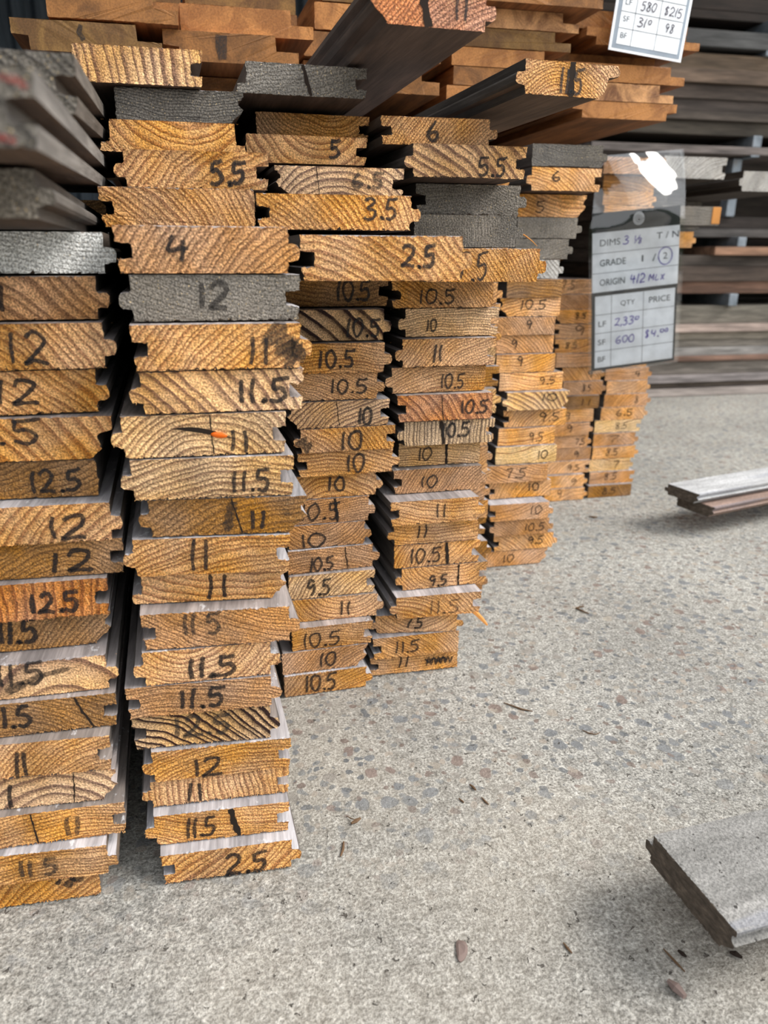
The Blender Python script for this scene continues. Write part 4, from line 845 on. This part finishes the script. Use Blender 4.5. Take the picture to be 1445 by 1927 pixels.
RK = [(.0010, .0215, 0, (156, 146, 140), 'grey-pink'), (.0225, .0380, .02, (120, 108, 98), 'dark tan'), (.0385, .0580, .0, (150, 142, 140), 'lilac-grey'), (.0585, .0920, .012, (126, 118, 110), 'drab grey'),
 (.0950, .1080, .0, (128, 100, 86), 'rust-brown'), (.1085, .1300, .01, (156, 152, 148), 'light grey'), (.1305, .1500, .02, (138, 130, 120), 'sandy grey'), (.1505, .1710, .015, (132, 124, 112), 'olive grey'),
 (.1715, .1910, .0, (166, 148, 138), 'pale pink'), (.1915, .2380, .02, (118, 112, 102), 'greenish grey'), (.2695, .3000, .02, (106, 80, 66), 'reddish brown'), (.3005, .3380, .015, (84, 72, 64), 'dark brown'),
 (.3385, .3650, .02, (78, 70, 64), 'sooty'), (.3655, .3860, .0, (146, 112, 90), 'light brown'), (.4097, .4300, .03, (86, 82, 80), 'slate grey'), (.4305, .4598, .04, (62, 54, 50), 'near-black'),
 (.6014, .6188, .0, (138, 128, 124), 'lilac'), (.6452, .6760, .02, (92, 84, 74), 'mottled dark'), (.6765, .6950, .01, (98, 88, 80), 'dull brown-grey'), (.6955, .7210, .015, (90, 80, 74), 'smoky'),
 (.7215, .7530, .01, (96, 84, 76), 'umber'), (.7538, .7830, .0, (128, 108, 92), 'warm tan'), (.7838, .8168, .01, (116, 98, 80), 'olive brown'), (.8286, .8630, .0, (96, 96, 96), 'blue-grey'),
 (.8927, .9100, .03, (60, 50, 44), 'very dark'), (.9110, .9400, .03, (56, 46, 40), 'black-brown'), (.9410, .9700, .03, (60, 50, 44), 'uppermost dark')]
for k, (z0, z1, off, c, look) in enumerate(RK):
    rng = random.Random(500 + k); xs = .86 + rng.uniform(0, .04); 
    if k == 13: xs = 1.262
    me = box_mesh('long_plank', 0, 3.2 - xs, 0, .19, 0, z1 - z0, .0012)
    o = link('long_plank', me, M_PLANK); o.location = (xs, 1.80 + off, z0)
    o['side'] = list(lin(c, .62 if k >= 15 else .9)); o['misc'] = [1, rng.uniform(0, 9), .35]  # upper planks darkened in colour for the weaker light there
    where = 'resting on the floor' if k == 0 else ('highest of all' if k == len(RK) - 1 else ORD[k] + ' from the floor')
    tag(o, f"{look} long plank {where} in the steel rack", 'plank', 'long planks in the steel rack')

for k in range(10):  # dark backing added so the gaps between planks read black
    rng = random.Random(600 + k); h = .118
    o = link('backing_beam', box_mesh('backing_beam', 0, 2.35, 0, .12, 0, h, .003), M_PLANK); o.location = (.86, 2.16 + rng.uniform(0, .02), .001 + k * (h + .0006))
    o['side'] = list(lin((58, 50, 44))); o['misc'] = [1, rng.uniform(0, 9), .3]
    tag(o, f"dark backing beam added to blacken the rack gaps, {'on the floor' if k == 0 else ORD[k] + ' from the floor'}", 'beam', 'dark backing beams added behind the rack', 'thing')

# ------------------------------------------------------------------ boards lying low at the right of the frame
def low_board(name, corners, z0, t, length, label, seed, side, pits, profile=('T', 'G')):
    """corners: far and near top corner of the cut end, then heading"""
    rng = random.Random(seed); far, near = Vector(corners[0]), Vector(corners[1]); w = (far - near).length
    me = board_mesh(name, w, t, profile[0], profile[1], length, 0, rng, .0004, 40)
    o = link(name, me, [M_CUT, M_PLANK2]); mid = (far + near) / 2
    o.location = (mid.x, mid.y, z0 + t / 2)
    d = (far - near).normalized(); o.rotation_euler.z = math.atan2(d.y, d.x) - PI   # local -X runs to the far corner
    o['side'] = list(lin(side)); o['misc'] = [1, rng.uniform(0, 9), pits]
    tag(o, label, 'board'); return o
def mat_low():
    m, nt, b = newmat('grey_weathered_board')
    pos = N(nt, 'ShaderNodeTexCoord').outputs['Object']
    c = ramp(nt, noise(nt, vmul(nt, pos, (1, .15, 1)), 70, 5, .65), [(.3, (.62, .62, .62)), (.7, (1.25, 1.25, 1.27))])
    base = mixc(nt, 1.0, attr(nt, 'side').outputs['Color'], c, 'MULTIPLY')
    fine = noise(nt, pos, 700, 3, .65)
    base = mixc(nt, 1.0, base, smap(nt, fine, .3, .7, .62, 1.3), 'MULTIPLY')
    base = mixc(nt, smap(nt, noise(nt, pos, 240, 3), .66, .71, 0, .9), base, lin((34, 30, 27)))
    base = mixc(nt, smap(nt, noise(nt, vmul(nt, pos, (1, .08, 1)), 55, 3), .58, .66, 0, .35), base, lin((120, 124, 138)))
    L(nt, base, b.inputs['Base Color']); b.inputs['Roughness'].default_value = .75
    bump(nt, fine, b, .6, .0012); return m
def mat_cut():  # end darkened in colour, mostly standing in for shade
    m, nt, b = newmat('shade_darkened_cut_end')
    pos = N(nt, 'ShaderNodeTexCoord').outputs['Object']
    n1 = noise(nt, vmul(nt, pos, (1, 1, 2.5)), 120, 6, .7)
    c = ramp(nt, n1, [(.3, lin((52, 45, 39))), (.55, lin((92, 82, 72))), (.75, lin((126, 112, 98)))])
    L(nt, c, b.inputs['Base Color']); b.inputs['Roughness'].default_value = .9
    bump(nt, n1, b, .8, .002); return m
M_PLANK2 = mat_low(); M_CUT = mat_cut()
low_board('grey_board', ((.2240, .3062), (.2291, .2323)), .0305, .0190, .55, 'pitted grey board with a shade-darkened cut end at the lower right corner', 41, (128, 126, 122), .5, ('T', 'B'))
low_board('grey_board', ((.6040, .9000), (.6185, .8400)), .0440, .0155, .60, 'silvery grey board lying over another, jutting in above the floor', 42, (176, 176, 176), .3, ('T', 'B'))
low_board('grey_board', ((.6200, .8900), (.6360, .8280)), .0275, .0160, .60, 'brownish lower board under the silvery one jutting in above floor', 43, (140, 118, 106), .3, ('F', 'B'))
for x0, x1, y0, y1, z1, lab in ((.62, .70, .24, .42, .0303, 'wooden block under the pitted grey board'), (1.02, 1.10, .80, .98, .0273, 'wooden block under the silvery grey board pair')):
    o = link('support_block', box_mesh('support_block', x0, x1, y0, y1, .0005, z1, .001), M_PLANK); o['side'] = list(lin((120, 104, 86))); o['misc'] = [1, 3, .3]; tag(o, lab, 'block')

# ------------------------------------------------------------------ price cards
def font_mesh(text, size):
    cu = bpy.data.curves.new('txt', 'FONT'); cu.body = text; cu.size = size; cu.resolution_u = 3
    ob = bpy.data.objects.new('txt', cu); COL.objects.link(ob)
    dg = bpy.context.evaluated_depsgraph_get(); dg.update()
    me = bpy.data.meshes.new_from_object(ob.evaluated_get(dg)); bpy.data.objects.remove(ob); bpy.data.curves.remove(cu)
    return me
def card_frame(origin, ang, lean=0.0):
    e = bpy.data.objects.new('price_tag', None); COL.objects.link(e); e.location = origin; e.rotation_euler = (lean, ang_y(ang), 0); return e
def ang_y(a): return -a
def printed(parent, text, u, v_, size, wpx, W_, H_, y, mat=None):
    me = font_mesh(text, 1.0); xs = [q.co.x for q in me.vertices]; ys = [q.co.y for q in me.vertices]
    kx = wpx / (max(xs) - min(xs)); ky = size / max(.5, (max(ys) - min(ys)))
    for q in me.vertices: q.co = Vector((u + (q.co.x - min(xs)) * kx, y, v_ - size / 2 + (q.co.y - min(ys)) * ky))
    return link('printed_word', me, mat or M_PRINT, parent)
def rect(parent, name, x0, x1, z0, z1, y, mat, thick=.0003):
    return link(name, box_mesh(name, x0, x1, y, y + thick, z0, z1), mat, parent)

# the sleeve with its card, hanging from the topmost board of the seventh stack
W1, H1 = .1310, .2120
T1 = card_frame((.5215, .990, .2050), math.radians(5.6)); T1.name = 'price_tag'
tag(T1, 'clear sleeve with a white grading card listing 2,330 and 600, hanging before seventh stack', 'price tag', 'price cards hung on the lumber')
X = lambda u: u * W1
Z = lambda d: H1 * (1 - d)
rect(T1, 'card', X(0), X(1), Z(1.0), Z(0), .0, M_BLACK, .0008)
c_ = rect(T1, 'grading_panel', X(.0), X(1), Z(.487), Z(.118), -.0003, M_PAPER)
c2_ = rect(T1, 'price_panel', X(.035), X(.975), Z(.982), Z(.512), -.0003, M_PAPER)
for d in (.245, .368): rect(c_, 'rule_line', X(0), X(1), Z(d) - .0003, Z(d) + .0003, -.0005, M_PRINT, .0001)
for d in (.632, .752, .870): rect(c2_, 'rule_line', X(.035), X(.975), Z(d) - .0003, Z(d) + .0003, -.0005, M_PRINT, .0001)
for u in (.225, .600): rect(c2_, 'rule_line', X(u) - .0003, X(u) + .0003, Z(.982), Z(.512), -.0005, M_PRINT, .0001)
YP = -.0007
for t_, u, d, h, w_, par in (('DIMS', .085, .182, .0085, .030, c_), ('T / N', .730, .172, .0085, .034, c_), ('GRADE', .085, .305, .0085, .039, c_), ('1', .565, .302, .0085, .0024, c_), ('/', .690, .304, .0095, .0055, c_), ('2', .815, .300, .0085, .0065, c_),
                             ('ORIGIN', .085, .427, .0085, .038, c_), ('QTY', .330, .574, .0080, .022, c2_), ('PRICE', .665, .572, .0080, .033, c2_), ('LF', .075, .692, .0075, .0115, c2_), ('SF', .070, .812, .0075, .0115, c2_), ('BF', .070, .926, .0075, .0115, c2_)):
    printed(par, t_, X(u), Z(d), h, w_, W1, H1, YP)
rg = random.Random(77)
def pen(par, text, u0, u1, d, h, wd, mat, WX, ZX, y=-.0009): write(par, 'handwritten_figure', text, WX(u0), WX(u1), ZX(d), h, wd, mat, rg, y, .12)
pen(c_, '3', .350, .420, .180, .0105, .0013, M_PEN, X, Z); pen(c_, '1', .480, .495, .172, .0065, .0011, M_PEN, X, Z); pen(c_, '/', .480, .530, .180, .0110, .0010, M_PEN, X, Z); pen(c_, '8', .520, .560, .190, .0070, .0011, M_PEN, X, Z)
pen(c_, '412', .440, .610, .425, .0120, .0013, M_PEN, X, Z); pen(c_, 'MLX', .660, .850, .425, .0100, .0013, M_PEN, X, Z)
ccx, ccz = X(.840), Z(.302)
v, f = ribbon([[(ccx + .0105 * math.cos(a) * (1 + .05 * math.sin(a)), ccz + .0115 * math.sin(a)) for a in [2 * PI * k / 28 + .4 for k in range(30)]]], .0012, lambda x, z, l: (x, -.0009, z), rg); link('pen_circle', mesh_from('pen_circle', v, f), M_PEN, c_)
pen(c2_, '2,33o', .265, .540, .690, .0105, .0013, M_PEN, X, Z); pen(c2_, '600', .285, .500, .808, .0105, .0013, M_PEN, X, Z); pen(c2_, '$4.oo', .625, .900, .795, .0105, .0013, M_PEN, X, Z)
# emblem in the dark header: two rings and a curl
def ringmesh(cx, cz, r, w, y): return ribbon([[(cx + r * math.cos(2 * PI * k / 32), cz + r * math.sin(2 * PI * k / 32)) for k in range(33)]], w, lambda x, z, l: (x, y, z), rg, 0)
em = None
for r, w_ in ((.0078, .0009), (.0058, .0009), (.0034, .0008)):
    v, f = ringmesh(X(.52), Z(.055), r, w_, -.0006); q = link('round_emblem' if em is None else 'emblem_ring', mesh_from('emblem', v, f), M_PAPER, em or T1); em = em or q
v, f = ribbon([[(X(.52) - .002, Z(.055) - .0012), (X(.52), Z(.055) + .001), (X(.52) + .0022, Z(.055) + .0002)]], .0009, lambda x, z, l: (x, -.0006, z), rg, 0); link('emblem_curl', mesh_from('curl', v, f), M_PAPER, em)
# sleeve film: a bulging front sheet and a flat back sheet
def film(name, y0, bulge, flip):
    v, f = [], []; nu, nv = 18, 40; HS = .2880
    for j in range(nv + 1):
        a = j / nv; z = -.004 + HS * a
        inl = max(0, (a - .70) / .30)
        xl = -.0035 + .020 * inl ** .8; xr = W1 + .0065 + .012 * inl
        for i in range(nu + 1):
            u = i / nu
            top = max(0, (a - .72) / .28)
            y = y0 - bulge * math.sin(PI * u) * (.12 + 1.0 * math.sin(PI * min(1, max(0, (a - .55) / .45)))) + .030 * top ** 1.5 + .004 * math.sin(7 * u + 9 * a) * bulge / .008 * (1 if a > .7 else .15)
            v.append((xl + (xr - xl) * u, y, z))
    for j in range(nv):
        for i in range(nu):
            k = j * (nu + 1) + i; f.append((k, k + 1, k + nu + 2, k + nu + 1))
    me = mesh_from(name, v, f)
    for p in me.polygons: p.use_smooth = True
    return link(name, me, M_FILM, T1)
film('sleeve_front', -.0016, .006, 1); film('sleeve_back', .0028, .0, 1)
for sx in (.045, .078):
    v, f = ribbon([[(sx, .2745), (sx + .006, .2765), (sx + .010, .2760)]], .0009, lambda x, z, l: (x, .0215, z), rg); link('staple', mesh_from('staple', v, f), M_BLACK, T1)

# the card hung on the upper pile
W2 = .0880; H2 = .125
T2 = card_frame((.4285, .8440, .5720), math.radians(-5.3)); tag(T2, 'white price card with grey border showing 580 and $215, hung on the upper pile', 'price tag', 'price cards hung on the lumber')
X2 = lambda u: u * W2
Z2 = lambda d: d * W2
rect(T2, 'card', 0, W2, 0, H2, 0, M_PAPER, .0012)
rect(T2, 'border_band', X2(.035), X2(.965), Z2(.030), H2 - .003, -.0003, M_GREYBAND); pn = rect(T2, 'price_panel', X2(.085), X2(.925), Z2(.075), H2 - .008, -.0006, M_PAPER)
for d in (.245, .420, .600, .780): rect(pn, 'rule_line', X2(.085), X2(.925), Z2(d) - .00025, Z2(d) + .00025, -.0008, M_PRINT, .0001)
for u in (.275, .600): rect(pn, 'rule_line', X2(u) - .00025, X2(u) + .00025, Z2(.075), H2 - .008, -.0008, M_PRINT, .0001)
for t_, u, d in (('LF', .120, .520), ('SF', .120, .345), ('BF', .120, .170), ('QTY', .36, .70), ('PRICE', .66, .70)): printed(pn, t_, X2(u), Z2(d), .0052, .0075 if len(t_) == 2 else .016, W2, H2, -.0011)
for t_, u0, u1, d in (('580', .335, .535, .510), ('$215', .650, .890, .505), ('31o', .320, .500, .335), ('98', .700, .820, .330)): pen(pn, t_, u0, u1, d, .0085, .0010, M_PENCIL, X2, Z2, -.0013)

# ------------------------------------------------------------------ bits of debris on the floor
def twig(name, pts, r, label, mat=M_TWIG, cat='twig', grp=None):
    v, f = [], []; n = len(pts); rng = random.Random(len(label))
    for i, p in enumerate(pts):
        a, b = Vector(pts[max(0, i - 1)]), Vector(pts[min(n - 1, i + 1)]); d = (b - a).normalized(); s = d.cross(Vector((0, 0, 1))).normalized(); u = s.cross(d)
        rr = r * (1 - .45 * abs(2 * i / (n - 1) - 1)) * rng.uniform(.85, 1.15)
        for k in range(6):
            an = 2 * PI * k / 6; v.append(tuple(Vector(p) + Vector((0, 0, r)) + s * math.cos(an) * rr + u * math.sin(an) * rr * .8))
    for i in range(n - 1):
        for k in range(6):
            j = (k + 1) % 6; f.append((i * 6 + k, i * 6 + j, i * 6 + 6 + j, i * 6 + 6 + k))
    f += [tuple(range(5, -1, -1)), tuple(range(6 * (n - 1), 6 * n))]
    return tag(link(name, mesh_from(name, v, f), mat), label, cat, grp)
DG = 'bits of debris on the concrete floor'
twig('wood_chip', [(.0655, .3985, 0), (.0690, .4000, 0), (.0725, .4020, 0)], .0016, 'dark stubby wood chip on the floor right of the second stack', grp=DG, cat='wood chip')
twig('twig', [(.0640, .4070, 0), (.0660, .4030, .0012), (.0680, .4005, .0022)], .0005, 'thin stalk leaning on the stubby wood chip', grp=DG)
twig('twig', [(.0540, .3720, 0), (.0565, .3775, 0), (.0580, .3840, 0)], .0009, 'brown straight twig on the floor just below the stubby wood chip', grp=DG)
twig('twig', [(.3700, .6690, 0), (.3650, .6690, 0), (.3600, .6670, 0), (.3635, .6590, 0), (.3670, .6520, 0)], .0011, 'bent brown twig shaped like a corner on the mid floor', grp=DG)
twig('wood_splinter', [(.1655, .2840, 0), (.1663, .2800, 0), (.1672, .2770, 0)], .0009, 'short frayed splinter left of the pitted grey board', grp=DG, cat='splinter')
twig('wood_splinter', [(.1560, .4195, 0), (.1575, .4160, 0), (.1582, .4130, 0)], .0012, 'dark brown splinter on the pale middle floor, farthest of three', grp=DG, cat='splinter')
twig('wood_splinter', [(.1440, .4075, 0), (.1455, .4045, 0), (.1462, .4030, 0)], .0008, 'tiny black splinter, nearest the second stack of three', grp=DG, cat='splinter')
twig('wood_splinter', [(.1600, .4055, 0), (.1612, .4010, 0), (.1625, .3975, 0)], .0007, 'tiny black splinter, rightmost of three on pale floor', grp=DG, cat='splinter')
twig('twig', [(.2660, .4640, 0), (.2690, .4590, .0), (.2740, .4560, 0), (.2790, .4580, 0)], .0006, 'curled thin stem on the middle of the floor', grp=DG)
twig('twig', [(.2180, .5130, 0), (.2290, .5010, 0), (.2370, .4960, 0)], .0008, 'dark thin twig on the pale floor left of the curled stem', grp=DG)
twig('wood_splinter', [(.5130, .9400, 0), (.5180, .9350, 0), (.5230, .9330, 0)], .0018, 'brown chip on the far floor below the sixth stack', grp=DG, cat='splinter')
twig('wood_splinter', [(.2180, .2690, 0), (.2200, .2600, 0), (.2215, .2540, 0)], .0008, 'dark splinter at the bottom edge of the floor', grp=DG, cat='splinter')
twig('wood_chip', [(.2085, .2500, 0), (.2105, .2455, 0), (.2120, .2400, 0)], .0028, 'grey wood chip at the bottom edge in front of the pitted grey board', grp=DG, cat='wood chip', mat=M_LEAF)
twig('dark_stone_chip', [(.2250, .2660, 0), (.2262, .2635, 0), (.2272, .2615, 0)], .0014, 'small black chip on the concrete below the near corner of pitted grey board', grp=DG, cat='chip', mat=M_CRACK)
twig('dark_stone_chip', [(.2520, .2590, 0), (.2545, .2575, 0), (.2565, .2545, 0)], .0016, 'small black chip in the lower right corner of the floor', grp=DG, cat='chip', mat=M_CRACK)
# the slug-shaped dry leaf scrap
v, f = [], []
n = 22
cx, cy_ = .1082, .2916
for ring_, zz_ in ((1.0, .0004), (1.0, .0012), (.6, .0019)):
    for k in range(n):
        a = 2 * PI * k / n; r = .0072 * (1 + .10 * math.cos(2 * a + .5) + .08 * math.sin(3 * a)) * ring_
        px, py = math.cos(a) * r * .42, math.sin(a) * r
        v.append((cx + px * .93 + py * .32 + .0006 * math.cos(a * 2), cy_ + py * .95 - px * .3, zz_ + .0003 * math.sin(2 * a) * ring_))
for q in (0, 1):
    for k in range(n):
        j = (k + 1) % n; f.append((q * n + k, q * n + j, q * n + n + j, q * n + n + k))
f += [tuple(range(n - 1, -1, -1)), tuple(range(2 * n, 3 * n))]
tag(link('dry_leaf', mesh_from('dry_leaf', v, f), M_LEAF), 'brown-grey curled scrap of dry leaf on the near concrete', 'leaf', DG)
